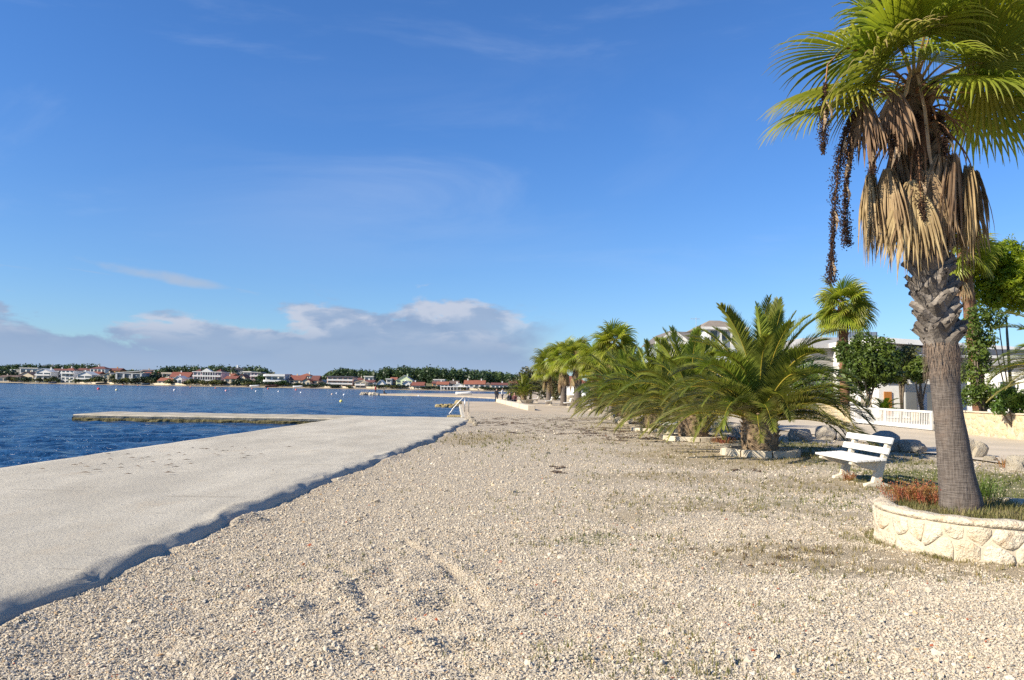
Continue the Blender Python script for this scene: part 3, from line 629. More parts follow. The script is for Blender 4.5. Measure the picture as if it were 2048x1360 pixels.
HOUSES = []
def house(xl, xr, ytop, yeave, off, roof, wc, rc, label, storeys=2, ncol=3, balcony=0, name='house', depth=9.0, over=0.35, wide=0.62, extra=None):
    p = shore_pt((xl + xr) / 2, off); D = p.y; s = D / FPX; xm = (xl + xr) / 2
    zt = at_depth(xm, ytop, D).z; ze = at_depth(xm, yeave, D).z; z0 = hill_z(off) - 0.3; w = (xr - xl) * s
    wm = wallmat(wc); rm = roofmat(rc); HOUSES.append((xl, xr, off, label))
    t = thing(name, label, 'house', (p.x, p.y, z0), math.atan2(p.x, -p.y) * 0.0, 'houses along the far shore')
    he = max(1.6, ze - z0); hr = max(0.25, zt - ze); hw = w / 2
    mb = MB(); mb.box(-hw, hw, 0, depth, 0, he)
    if roof == 'gable':
        mb.add([(-hw, 0, he), (hw, 0, he), (0, 0, he + hr), (-hw, depth, he), (hw, depth, he), (0, depth, he + hr)], [(0, 1, 2), (4, 3, 5), (1, 4, 5, 2), (3, 0, 2, 5)])
    mb.build('wall', wm, t)
    th = 0.18; rb = MB(); o = over
    if roof == 'gable':                       # gable end towards the sea
        k = hr / hw
        for sg in (-1, 1):
            a = [(sg * (hw + o), -o - 0.2, he - o * k + 0.05), (0, -o - 0.2, he + hr + 0.05), (0, depth + o, he + hr + 0.05), (sg * (hw + o), depth + o, he - o * k + 0.05)]
            v = a + [(x, y, z + th) for x, y, z in a]; rb.add(v, [(0, 1, 2, 3), (7, 6, 5, 4), (0, 4, 5, 1), (1, 5, 6, 2), (2, 6, 7, 3), (3, 7, 4, 0)])
    elif roof == 'long':                      # slope towards the sea
        a = [(-hw - o, -o, he - 0.1), (hw + o, -o, he - 0.1), (hw + o, depth / 2, he + hr), (-hw - o, depth / 2, he + hr), (-hw - o, depth + o, he - 0.1), (hw + o, depth + o, he - 0.1)]
        v = a + [(x, y, z + th) for x, y, z in a]
        rb.add(v, [(3, 2, 1, 0), (6, 7, 8, 9), (2, 3, 4, 5), (9, 8, 11, 10), (0, 1, 7, 6), (1, 2, 8, 7), (2, 5, 11, 8), (4, 3, 9, 10), (3, 0, 6, 9), (5, 4, 10, 11)])
        rb.add([(-hw, 0.02, he), (-hw, depth / 2, he + hr), (-hw, depth - 0.02, he), (hw, 0.02, he), (hw, depth / 2, he + hr), (hw, depth - 0.02, he)], [(0, 1, 2), (5, 4, 3)])
    elif roof == 'hip':
        rdg = max(0.2, hw - depth * 0.35)
        rb.add([(-hw - o, -o, he), (hw + o, -o, he), (hw + o, depth + o, he), (-hw - o, depth + o, he), (-rdg, depth / 2, he + hr), (rdg, depth / 2, he + hr)], [(3, 2, 1, 0), (0, 1, 5, 4), (1, 2, 5), (2, 3, 4, 5), (3, 0, 4)])
    else:                                     # flat slab
        rb.box(-hw - o, hw + o, -o - 0.3, depth + o, he + 0.01, he + max(0.3, hr))
    ro = rb.build('roof', rm, t)
    if roof in ('gable', 'long', 'hip') and w > 4:
        cx = (((xl * 37) % 11) / 11 - 0.5) * w * 0.55; cb = MB(); cb.box(cx - 0.3, cx + 0.3, depth * 0.5 - 0.3, depth * 0.5 + 0.3, he + hr * 0.35, he + hr + 0.9); cb.box(cx - 0.38, cx + 0.38, depth * 0.5 - 0.38, depth * 0.5 + 0.38, he + hr + 0.903, he + hr + 1.02); cb.build('chimney', wm, ro)
    sh = he / storeys
    for r_ in range(storeys):
        for c_ in range(ncol):
            x = -hw + w * (c_ + 0.5) / ncol; ww = w / ncol * wide; wh = sh * 0.52; z = sh * (r_ + 0.52)
            wn = part_box('window', M['glass'], t, x, -0.01, z, ww, 0.12, wh)
            part_box('sill', M['white_paint'], t, x, -0.06, z - wh / 2 - 0.06, ww + 0.2, 0.2, 0.08)
    for b in range(balcony):
        z = sh * (storeys - 1 - b) + 0.05
        part_box('balcony', M['white_paint'], t, 0, -0.75, z, w * 0.98, 1.3, 0.16)
        part_box('railing', M['white_paint'], t, 0, -1.36, z + 0.45, w * 0.98, 0.06, 0.62)
    if extra: extra(t, w, he, hr, sh, depth)
    return t
def pediment(t, w, he, hr, sh, depth):
    mb = MB(); a = w * 0.19
    mb.prism([(-a - 0.6, he + 0.05), (a + 0.6, he + 0.05), (0, he + 2.2)], -1.3, 1.5); mb.build('pediment', M['white_paint'], t)
    for x in (-w * 0.36, w * 0.36):
        mb = MB(); q = w * 0.13; mb.add([(x - q, -0.4, he), (x + q, -0.4, he), (x + q, depth, he), (x - q, depth, he), (x, depth * 0.4, he + 2.0)], [(3, 2, 1, 0), (0, 1, 4), (1, 2, 4), (2, 3, 4), (3, 0, 4)]); mb.build('turret_roof', roofmat(DRED), t)
    for i in range(8):
        part_box('column', M['white_paint'], t, -w * 0.3 + w * 0.6 * i / 7, -1.3, he * 0.5 + sh * 0.5, 0.22, 0.22, he - sh)
def chimney(t, w, he, hr, sh, depth): part_box('chimney', M['white_paint'], t, -w * 0.22, 2.0, he + hr + 0.2, 1.0, 1.0, 3.4)
def slant(t, w, he, hr, sh, depth):
    mb = MB(); mb.add([(-w/2-0.4, -0.9, he+0.25), (w/2+0.4, -0.9, he+1.6), (w/2+0.4, 10, he+1.6), (-w/2-0.4, 10, he+0.25), (-w/2-0.4, -0.9, he+0.6), (w/2+0.4, -0.9, he+1.95), (w/2+0.4, 10, he+1.95), (-w/2-0.4, 10, he+0.6)], [(3,2,1,0),(4,5,6,7),(0,1,5,4),(1,2,6,5),(2,3,7,6),(3,0,4,7)])
    mb.build('roof_slab', wallmat((0.55, 0.54, 0.52)), t)
    for x in (-w * 0.49, -w * 0.2, w * 0.12, w * 0.47): part_box('fin', wallmat((0.55, 0.54, 0.52)), t, x, -0.5, he * 0.62, 0.9, 1.0, he * 0.72)
def curved(t, w, he, hr, sh, depth):
    for z in (sh + 0.1, he * 0.98):
        mb = MB(); q = w / 2 + 0.6; mb.lathe([(1.6, z - 0.5), (1.9, z - 0.45), (1.9, z + 0.45), (1.6, z + 0.5)], 20, (-w / 2 + 0.6, 0.2, 0)); mb.box(-w / 2 + 0.6, q, -1.7, -1.4, z - 0.45, z + 0.45)
        mb.build('balcony_parapet', M['white_paint'], t)
def terrace(t, w, he, hr, sh, depth):
    for i in range(9): part_box('post', M['white_paint'], t, -w / 2 + w * i / 8, -2.2, he * 0.5, 0.25, 0.25, he)
    part_box('awning', M['white_paint'], t, 0, -1.2, he + 0.1, w, 2.4, 0.2)
H = house
H(21, 33, 738.5, 741, 44, 'flat', WHITE, WHITE, 'small white flat house half hidden by dark trees at the left end', 1, 2)
H(32, 42, 739, 742, 50, 'long', ORANGE, BROWN, 'small rust coloured house just left of the long white modern one', 1, 1)
H(42, 78, 735.5, 737, 46, 'flat', WHITE, WHITE, 'long white modern house with dark window band on the far shore', 2, 3, wide=0.7)
H(40, 69, 744, 751, 20, 'gable', CREAM, BROWN, 'low cream house with brown gable roof in front of the white modern one', 1, 3)
H(0, 38, 751, 754, 9, 'long', BEIGE, BROWN, 'low shady beach hut with brown roof at far left shore', 1, 4, wide=0.8, name='beach_hut')
H(79, 112, 731, 735, 92, 'long', GREY, DGREY, 'dark grey roofed house behind the white gabled one, under the trees', 2, 3)
H(74, 104, 737.5, 744, 12, 'gable', WHITE, WHITE, 'tall white gabled house with two glazed balcony floors', 3, 2, 2, wide=0.8)
H(104, 125, 737.5, 740.5, 22, 'long', WHITE, DRED, 'white house with dark red roof between two taller white ones', 3, 3)
H(125, 150, 735.5, 741, 12, 'hip', WHITE, RED, 'tall white corner house with red hipped roof and narrow windows', 4, 3, 1)
H(149, 160, 744, 747, 26, 'long', WHITE, RED, 'narrow red roofed house left of the white bungalow with blue shade', 2, 1)
H(155, 186, 736.5, 740.5, 62, 'long', WHITE, DRED, 'long dark red roof behind the white gabled bungalow', 2, 4)
H(157, 186, 743.5, 750, 10, 'gable', WHITE, WHITE, 'white gabled bungalow with one wide dark window band', 2, 2, 1, wide=0.86)
H(182, 212, 732.5, 737.5, 48, 'hip', WHITE, DRED, 'tallest white house on the rise with dark red hipped roof', 3, 4)
H(180, 200, 743.5, 748, 26, 'long', BEIGE, RED, 'red roof peeping out below the tallest white house', 1, 2)
H(211, 241, 736.5, 741, 56, 'long', ORANGE, DRED, 'rust walled house with wide brown red roof on the rise', 2, 3)
H(209, 229, 746, 751, 20, 'gable', CREAM, BEIGE, 'small pale gabled cottage left of the slanted grey villa', 2, 2)
H(236, 287, 745.5, 747.5, 9, 'flat', GREY, GREY, 'modern grey villa with slanted slab roof and big dark windows', 2, 4, wide=0.72, extra=slant, name='villa')
H(282, 304, 739.5, 742, 66, 'long', BEIGE, BROWN, 'beige house with brown roof behind the slanted grey villa', 2, 3)
H(288, 313, 744.5, 748.5, 40, 'long', WHITE, RED, 'long low red roof right of the slanted grey villa', 1, 3)
H(318, 343, 756, 762, 7, 'long', CREAM, ORED, 'low beach house with orange red roof close to the water', 1, 3)
H(326, 345, 744.5, 748, 28, 'flat', WHITE, BEIGE, 'white house with bare terrace above the low orange roof', 2, 2, 1)
H(342, 380, 744.5, 754, 24, 'long', WHITE, RED, 'wide white house under a big red roof with terrace', 2, 4, 1)
H(350, 366, 752, 757, 8, 'gable', WHITE, WHITE, 'little white gabled annex below the big red roof', 1, 2)
H(388, 445, 743, 744.5, 10, 'flat', PINK, WHITE, 'large pink hotel with white balconies and a triangular pediment', 3, 7, 2, extra=pediment, name='hotel', depth=12)
H(451, 474, 752.5, 757.5, 8, 'long', CREAM, RED, 'cream cottage with red roof right of the pink hotel', 2, 2)
H(450, 467, 747.5, 751.5, 44, 'long', CREAM, ORED, 'orange red roof behind the cream cottage beside the hotel', 1, 2)
H(463, 503, 736, 739, 74, 'flat', GREY, DGREY, 'big grey blue block with a white chimney rising above trees', 3, 4, extra=chimney, name='apartment_block', wide=0.75)
H(479, 492, 749, 755, 16, 'gable', CREAM, ORED, 'small cream house with orange roof below the grey block', 2, 1)
H(488, 504, 742.5, 744.5, 46, 'flat', WHITE, WHITE, 'white topped modern house with dark glazing right of the grey block', 2, 2, wide=0.85)
H(503, 523, 744, 745.5, 34, 'flat', PINK, GREY, 'grey framed pinkish modern block left of the white villa', 3, 3, 1)
H(533, 571, 748, 750.5, 8, 'flat', WHITE, WHITE, 'white modern villa with rounded balcony parapets', 2, 3, extra=curved, name='villa', wide=0.7)
H(568, 579, 748.5, 751, 34, 'long', BEIGE, DRED, 'small brown red roof behind the white modern villa', 2, 1)
H(581, 610, 751, 760, 14, 'long', CREAM, RED, 'cream house with a broad red roof sloping to the sea', 2, 3)
H(602, 622, 746.5, 751.5, 34, 'hip', WHITE, ORED, 'taller white house with orange hipped roof behind the cream one', 3, 2)
H(606, 622, 757.5, 762, 7, 'gable', CREAM, RED, 'small cream gable close to shore beside the broad red roof', 1, 2)
H(624, 638, 751.5, 761, 14, 'long', CREAM, DRED, 'narrow house with a tall dark red roof left of the gap', 2, 1)
H(640, 650, 760, 764, 20, 'gable', WHITE, BEIGE, 'small pale cottage hidden in shrubs left of the salmon hotel', 1, 1)
H(656, 708, 752, 754.5, 7, 'flat', SALMON, DGREY, 'salmon pink three storey hotel with dark flat roof', 3, 5, 2, name='hotel', wide=0.7, depth=12)
H(706, 731, 755, 760, 36, 'hip', BEIGE, DRED, 'red hipped roof behind the arched cream house', 2, 3)
H(712, 733, 761.5, 765, 7, 'gable', CREAM, CREAM, 'cream two storey house with paired wide arches', 2, 2, 1, wide=0.76)
H(730, 748, 752, 754, 60, 'flat', WHITE, WHITE, 'white cube house with dark windows high among the trees', 1, 2, wide=0.7)
H(732, 749, 760.5, 764.5, 18, 'long', WHITE, DRED, 'grey white house with dark red roof right of the arches', 2, 2)
H(755, 770, 760.5, 768, 9, 'gable', WHITE, WHITE, 'small white gabled house among shrubs in mid shore', 1, 2)
H(774, 784, 757, 759, 34, 'flat', WHITE, WHITE, 'tiny white flat house left of the orange one', 2, 1)
H(782, 794, 755, 759.5, 40, 'long', ORANGE, ORED, 'small bright orange house left of the pale green one', 2, 1)
H(794, 826, 751, 761, 16, 'gable', GREEN, GREY, 'pale green gabled house with two small attic windows', 3, 3)
H(806, 822, 762, 767, 7, 'gable', WHITE, WHITE, 'white annex in front of the pale green house', 1, 2)
H(825, 849, 764.5, 771, 7, 'long', WHITE, RED, 'white cottage with plain red roof right of the green house', 1, 3)
H(869, 890, 758.5, 760.5, 40, 'flat', WHITE, WHITE, 'white flat topped house above the red roofs near the pavilion', 1, 2)
H(866, 876, 763, 767, 20, 'long', ORANGE, DRED, 'rust coloured house end at the left of the pavilion group', 2, 1)
H(875, 898, 763.5, 769, 14, 'long', WHITE, ORED, 'white house with orange red roof above the beach pavilion', 2, 3)
H(900, 918, 762, 768, 22, 'long', WHITE, BROWN, 'white house with dark violet brown roof above the pavilion', 2, 2)
H(908, 928, 767, 772, 10, 'gable', WHITE, WHITE, 'wide white gable right behind the beach pavilion', 2, 2)
H(884, 936, 775, 776.5, 4, 'flat', WHITE, WHITE, 'long low white beach pavilion with open posts', 1, 9, name='pavilion', extra=terrace, wide=0.7, depth=5)
H(930, 949, 761, 768.5, 8, 'long', WHITE, ORED, 'left one of two white twin houses with orange roofs', 2, 2)
H(949.5, 971, 761, 768.5, 9, 'long', WHITE, ORED, 'right one of two white twin houses with orange roofs', 2, 2)
H(971, 983, 764.5, 769, 22, 'hip', CREAM, BROWN, 'house with brown hipped roof right of the twin houses', 1, 1)
H(984, 1016, 766, 770, 14, 'long', WHITE, DRED, 'low white house with long brown red roof near the spit', 1, 4)
H(1020, 1046, 762, 768, 16, 'long', WHITE, RED, 'red roofed house mostly hidden behind the olive coloured shrubs', 2, 3)

# bushes and small trees between the far houses
def bush_proto(seed, mat, h, r, stems=2):
    rg = np.random.default_rng(seed); t = thing('shore_bush', 'x', 'bush', (0, 0, 0))
    B = [(rg.normal(0, r * 0.4), rg.normal(0, r * 0.4), h * rg.uniform(0.4, 0.75), r * rg.uniform(0.45, 0.7), r * rg.uniform(0.45, 0.7), h * rg.uniform(0.22, 0.32)) for _ in range(7)]
    v, f = leaf_cloud(B, 420, 0.36, rg, 0.6, 0.3); me = np_mesh('crown', v, f); me.materials.append(mat); link('crown', me, t)
    mb = MB(); mb.tube([(0, 0, -0.4), (0.1, 0, h * 0.3), (0.2, 0.1, h * 0.6)], [0.22, 0.16, 0.08], 6); mb.build('trunk', M['bark'], t); return t
PB = {'d': [bush_proto(1, M['far_dark'], 4.2, 2.2), bush_proto(2, M['far_dark'], 4.2, 2.6)], 'o': [bush_proto(3, M['far_olive'], 4.0, 2.3)], 'g': [bush_proto(4, M['far_green'], 5.0, 2.2)]}
BL = {'d': 'dark evergreen bush growing between the far shore houses', 'o': 'olive yellow bush in a far shore front garden', 'g': 'mid green garden tree beside a far shore house'}
bushes = [(3, 736, 30, 'd', 3.0), (-14, 738, 30, 'd', 3.0), (14, 741, 28, 'd', 1.6), (22, 752, 8, 'd', 1), (33, 753, 8, 'o', 1), (52, 753, 6, 'd', 1.2), (60, 754, 5, 'd', 1), (82, 754.5, 5, 'o', 0.9), (96, 755, 6, 'd', .9), (111, 752, 8, 'd', 1.1), (104, 756, 5, 'o', .8), (118, 757, 5, 'd', .7), (154, 757, 5, 'o', .9), (160, 758, 5, 'd', .8), (176, 757, 5, 'd', 1), (190, 752.5, 8, 'o', 1.2), (200, 752, 8, 'd', 1.3), (208, 754, 6, 'd', 1), (231, 747, 14, 'd', 1.2), (232, 756, 4, 'o', .9), (255, 754.5, 4, 'o', 1.1), (265, 756, 4, 'd', 1), (273, 756, 4, 'd', 1.2), (248, 758, 3, 'd', 1), (290, 753, 6, 'd', 1.4), (297, 752, 8, 'd', 1.4), (312, 743, 28, 'd', 1.8), (316, 746, 22, 'd', 1.6), (306, 759, 5, 'o', .9), (341, 757, 4, 'o', .9), (347, 762, 4, 'd', .7), (374, 762, 4, 'd', .8), (382, 756.5, 5, 'o', 1.2), (396, 757, 4, 'd', 1.2), (410, 759, 3, 'o', 1), (378, 763, 4, 'd', .7), (436, 758.5, 4, 'o', 1.6), (428, 761, 4, 'o', 1.1), (446, 760, 6, 'd', 1.2), (449, 750, 24, 'd', 1.3), (469, 764.5, 4, 'd', .8), (478, 757, 8, 'd', 1.1), (497, 757, 8, 'd', 1.4), (503, 763, 4, 'o', 1.1), (513, 763, 4, 'd', 1), (519, 758, 8, 'd', 1.3), (527, 752, 18, 'g', 1.3), (540, 764, 4, 'd', 1.2), (548, 763, 4, 'd', 1.2), (558, 762, 4, 'd', 1.2), (568, 762.5, 5, 'g', 1.1), (577, 764, 6, 'd', 1), (590, 766, 4, 'd', 1.1), (598, 765, 5, 'd', 1.1), (613, 768, 4, 'd', 1), (626, 768, 4, 'd', 1.2), (632, 770, 4, 'd', 1), (645, 764, 8, 'd', 1.2), (653, 766, 6, 'd', 1.4), (640, 752, 34, 'd', 1.5), (650, 753, 34, 'd', 1.5), (667, 770, 3, 'd', 1), (676, 768.5, 3, 'd', 1), (700, 771.5, 3, 'd', .8), (712, 766, 10, 'd', .9), (749, 768, 6, 'd', 1.1), (760, 769, 4, 'd', 1), (775, 768, 6, 'd', 1.3), (787, 769.5, 4, 'o', 1.3), (798, 768.5, 4, 'd', 1.4), (808, 770, 4, 'd', 1.2), (846, 773, 4, 'd', 1), (855, 774, 4, 'd', 1), (862, 772.5, 6, 'd', 1.2), (871, 771, 6, 'd', 1.2), (880, 776, 3, 'd', .7), (836, 758, 30, 'd', 1.4), (930, 777, 3, 'o', .7), (968, 772, 5, 'd', 1.2), (976, 773.5, 4, 'd', 1.2), (985, 775, 4, 'o', 1), (996, 774.5, 4, 'd', 1.2), (1006, 774, 5, 'd', 1.3), (1018, 772, 6, 'd', 1.4)]
PLACED = []
_bc = {'d': 0, 'o': 0, 'g': 0}
for (px, ytop, off, kd, wd) in bushes:
    pr = PB[kd][_bc[kd] % len(PB[kd])]; first = _bc[kd] < len(PB[kd]); _bc[kd] += 1
    o = pr if first else copy_tree(pr)
    p = shore_pt(px, off); z0 = hill_z(off); hh = at_depth(px, ytop, p.y).z - z0
    o.location = (p.x, p.y, z0); sz = max(0.35, hh / 4.2); o.scale = (wd * 1.1, wd * 1.1, sz); o.rotation_euler = (0, 0, px * 1.7)
    PLACED.append((o, px, off, kd))
for k in PB:                                             # never leave an unplaced prototype behind
    for i, pr in enumerate(PB[k]):
        if i >= _bc[k]: pr.location = (0, 2000, 0)

def short(l):
    w = l.split()
    if len(w) <= 8: return l
    c = [i for i, q in enumerate(w) if q in ('with', 'on', 'behind', 'between', 'in', 'under', 'right', 'left', 'beside', 'below', 'above', 'close', 'near', 'at', 'before', 'among', 'just', 'half', 'peeping') and 2 < i <= 8]
    return ' '.join(w[:max(c)] if c else w[:8])
ORD = ['', 'second ', 'third ', 'fourth ', 'fifth ', 'sixth ', 'seventh ', 'eighth ', 'ninth ']
KN = {'d': 'dark evergreen bush', 'o': 'olive yellow bush', 'g': 'mid green tree'}
buck = {}
for (o, px, off, kd) in PLACED:
    best = min(HOUSES, key=lambda h: max(0, h[0] - px, px - h[1]) + abs(h[2] - off) * 0.12 + abs((h[0] + h[1]) / 2 - px) * 0.05); xl, xr, ho, lab = best
    rel = 'left of the' if px < xl else 'right of the' if px > xr else 'in front of the' if off <= ho + 2 else 'behind the'
    buck.setdefault((kd, rel, lab), []).append((px, o))
for (kd, rel, lab), lst in buck.items():
    lst.sort(key=lambda q: q[0])
    for i, (px, o) in enumerate(lst): tag(o, ('first ' if len(lst) > 1 and i == 0 else ORD[i]) + KN[kd] + ' ' + rel + ' ' + short(lab), 'tree' if kd == 'g' else 'bush', 'greenery along the far shore')

# beach walls, boats on the far beach
for (a, b, lab) in ((158, 232, 'low pale garden wall with arches on the beach left of the slanted villa'), (304, 372, 'low cream beach wall in front of the orange roofed beach house'), (372, 440, 'low beach wall in front of the pink hotel'), (650, 712, 'low pink beach wall before the salmon hotel'), (735, 830, 'long ochre beach wall before the shrubs in mid shore'), (940, 1014, 'low white wall along the beach right of the twin houses')):
    pa, pb = shore_pt(a, 4), shore_pt(b, 4); mb = MB(); u = (pb - pa); L = u.length; n = int(L / 3)
    for i in range(n):
        mb.box(L * i / n, L * (i + 1) / n - 0.12, -0.15, 0.15, -0.2, 0.95 + 0.25 * ((i * 7) % 3) / 2)
    o = mb.build('beach_wall', wallmat(CREAM)); o.location = (pa.x, pa.y, 0.2); o.rotation_euler = (0, 0, math.atan2(u.y, u.x)); tag(o, lab, 'wall', 'beach walls of the far shore')
def boat(loc, rz, L, col, label):
    t = thing('boat', label, 'boat', loc, rz, 'boats around the bay'); n = 9; v = []
    for i in range(n):
        s = i / (n - 1); x = (s - 0.45) * L; b = 0.18 * L * (1 - s ** 3) ** 0.6 * (0.8 + 0.2 * min(1, s * 4)) + 0.01; h = 0.16 * L + 0.08 * L * s * s
        v += [(x, -b, h), (x, -b * 0.7, 0.05), (x, 0, -0.03 * L + 0.1 * L * s ** 4), (x, b * 0.7, 0.05), (x, b, h)]
    mb = MB(); mb.add(v, [(i*5+k, i*5+k+1, (i+1)*5+k+1, (i+1)*5+k) for i in range(n-1) for k in range(4)] + [(4, 3, 2, 1, 0)])
    o = mb.build('hull', wallmat(col, 0.4), t, smooth=True); m = o.modifiers.new('s', 'SOLIDIFY'); m.thickness = 0.05
    mb = MB(); mb.box(-0.2 * L, -0.12 * L, -0.15 * L, 0.15 * L, 0.11 * L, 0.13 * L); mb.box(0.1 * L, 0.18 * L, -0.13 * L, 0.13 * L, 0.11 * L, 0.13 * L); mb.build('thwart', M['bench_concrete'], t)
for (px, off, L, col, lab) in ((108, 1.5, 4.6, (0.04, 0.05, 0.08), 'dark rowing boat drawn up below the tall white gabled house'), (205, 1.5, 6.0, (0.05, 0.05, 0.05), 'long dark boat lying below the arched garden wall'), (294, 1.5, 4.5, (0.03, 0.06, 0.10), 'dark blue boat on the beach right of the slanted villa'), (511, 2.5, 5.0, (0.75, 0.75, 0.75), 'white motor boat on the beach left of the white modern villa'), (598, 2.5, 5.5, (0.75, 0.75, 0.75), 'white boat on the beach below the broad red roof'), (545, 1.5, 7.0, (0.10, 0.05, 0.04), 'long dark brown boat on the beach below the modern villa')):
    p = shore_pt(px, off); boat((p.x, p.y, 0.05), 0.1, L, col, lab)
p = on_level(926, 789.5, -0.05); boat((p.x, p.y, -0.06), 0.05, 3.6, (0.78, 0.78, 0.76), 'upturned looking white boat resting on the sand spit')

# mooring buoys
def buoy(px, py, r, col, label):
    r *= 0.75; p = on_level(px, py, WATER); t = thing('buoy', label, 'buoy', p, 0, 'mooring buoys in the bay')
    mb = MB(); mb.lathe([(0.02, -0.5 * r), (0.6 * r, -0.35 * r), (0.95 * r, 0.1 * r), (1.0 * r, 0.45 * r), (0.9 * r, 0.85 * r), (0.55 * r, 1.25 * r), (0.15 * r, 1.42 * r), (0.02, 1.44 * r)], 14); mb.build('float', wallmat(col, 0.4), t, smooth=True)
    mb = MB(); mb.tube([(0.12 * r * math.cos(a), 0, 1.5 * r + 0.14 * r * math.sin(a)) for a in np.linspace(-0.6, 3.74, 9)], 0.04 * r, 5); mb.build('ring', M['metal'], t)
for b in ((197, 779, .42, (0.62, 0.06, 0.07), 'large red buoy off the tallest white house'), (233, 781, .33, (0.8, 0.74, 0.45), 'pale yellow buoy just right of the large red one'), (349, 781.5, .38, (0.7, 0.66, 0.66), 'whitish buoy with dark shade off the big red roof'), (452, 782.5, .36, (0.75, 0.40, 0.40), 'pink buoy off the cream cottage beside the hotel'), (246, 770.5, .4, (0.7, 0.12, 0.08), 'small red buoy near the beach before the slanted villa'), (276, 771.5, .35, (0.7, 0.2, 0.1), 'small orange buoy near the beach right of the slanted villa steps'), (381, 774.5, .4, (0.7, 0.2, 0.12), 'small orange buoy close inshore left of the pink hotel'), (431, 777, .35, (0.7, 0.22, 0.15), 'tiny orange buoy inshore off the pink hotel'), (512, 783.5, .3, (0.8, 0.8, 0.8), 'white buoy off the white motor boat'), (536, 778.5, .42, (0.65, 0.10, 0.06), 'red buoy inshore before the modern villa'), (557, 784, .28, (0.8, 0.8, 0.8), 'white buoy off the rounded balconies'), (592, 780.5, .42, (0.7, 0.12, 0.06), 'red buoy off the broad red roof'), (602, 786, .27, (0.8, 0.8, 0.8), 'white buoy below the red one off the broad roof'), (504, 778, .33, (0.7, 0.25, 0.15), 'little orange buoy inshore of the white motor boat'), (664, 789.5, .26, (0.7, 0.55, 0.45), 'beige buoy before the salmon hotel'), (673, 787.5, .24, (0.8, 0.82, 0.85), 'small white buoy farther out before the salmon hotel'), (688, 790.5, .26, (0.85, 0.87, 0.9), 'bright white buoy left of the rocky spit tip'), (682, 804, .24, (0.80, 0.68, 0.20), 'yellow buoy nearest to the platform'), (837, 792.5, .2, (0.85, 0.86, 0.88), 'white buoy against the sand spit')): buoy(*b)
# ================================================================== palms
def fan_leaf(rg, elev, pet, blade, bend, nseg=38, spread=112, droop=0.9, dry=0.0, dryedge=0.15, fold=-0.10, steps=7, twist=0.0, pr=0.016):
    """one fan leaf in its own frame: starts at the origin, heads along +X, curves in the XZ plane"""
    mb = MB(); e = R(elev); p = Vector((0, 0, 0)); path = [p.copy()]; N = 8
    for i in range(N):
        a = e - R(bend) * ((i + 0.5) / N) ** 1.4; p = p + Vector((math.cos(a), 0, math.sin(a))) * (pet / N); path.append(p.copy())
    mb.tube(path, [pr * (1.6 - 0.9 * i / N) for i in range(N + 1)], 5, mi=1, flat=0.6)
    a = e - R(bend); d = Vector((math.cos(a), 0, math.sin(a))); n0 = Vector((-math.sin(a), 0, math.cos(a))); Y = Vector((0, 1, 0))
    if twist:
        q = Matrix.Rotation(R(twist), 3, d); n0 = q @ n0; Y = q @ Y
    da = R(2 * spread) / nseg; down = Vector((0, 0, -1))
    for k in range(nseg):
        t_ = (k + 0.5) / nseg; al = -R(spread) + da * (k + 0.5)
        d0 = (d * math.cos(al) + Y * math.sin(al) + n0 * (fold * abs(math.sin(al)) + rg.uniform(-0.03, 0.03))).normalized()
        L = blade * (0.80 + 0.22 * math.cos(al * 0.8)) * rg.uniform(0.93, 1.05)
        dk = droop * rg.uniform(0.7, 1.35); q = p.copy(); dr = d0.copy(); v = []; at = []
        tip = min(1.0, dry + (dryedge * rg.uniform(0, 2.2)))
        for j in range(steps + 1):
            t = j / steps
            if j:
                g = dk * max(0.0, t - 0.38) ** 1.3 * 0.62
                dr = (dr + down * g + Vector((rg.uniform(-1, 1), rg.uniform(-1, 1), 0)) * 0.05 * max(0, t - .5)).normalized(); q = q + dr * (L / steps)
            hw = L * t * math.tan(da / 2) if t <= 0.52 else L * 0.52 * math.tan(da / 2) * (1 - (t - 0.52) / 0.48) ** 0.8
            hw = max(hw, 0.0015); sd = n0.cross(dr)
            sd = sd.normalized() if sd.length > 1e-4 else Y
            nn = dr.cross(sd)
            v += [q - sd * hw, q + nn * hw * 0.55, q + sd * hw]; dv = min(1.0, dry + tip * max(0, (t - 0.55) / 0.45)); at += [dv] * 3
        mb.add(v, [(3*j+c, 3*j+c+1, 3*j+c+4, 3*j+c+3) for j in range(steps) for c in (0, 1)], 0, at)
    return mb
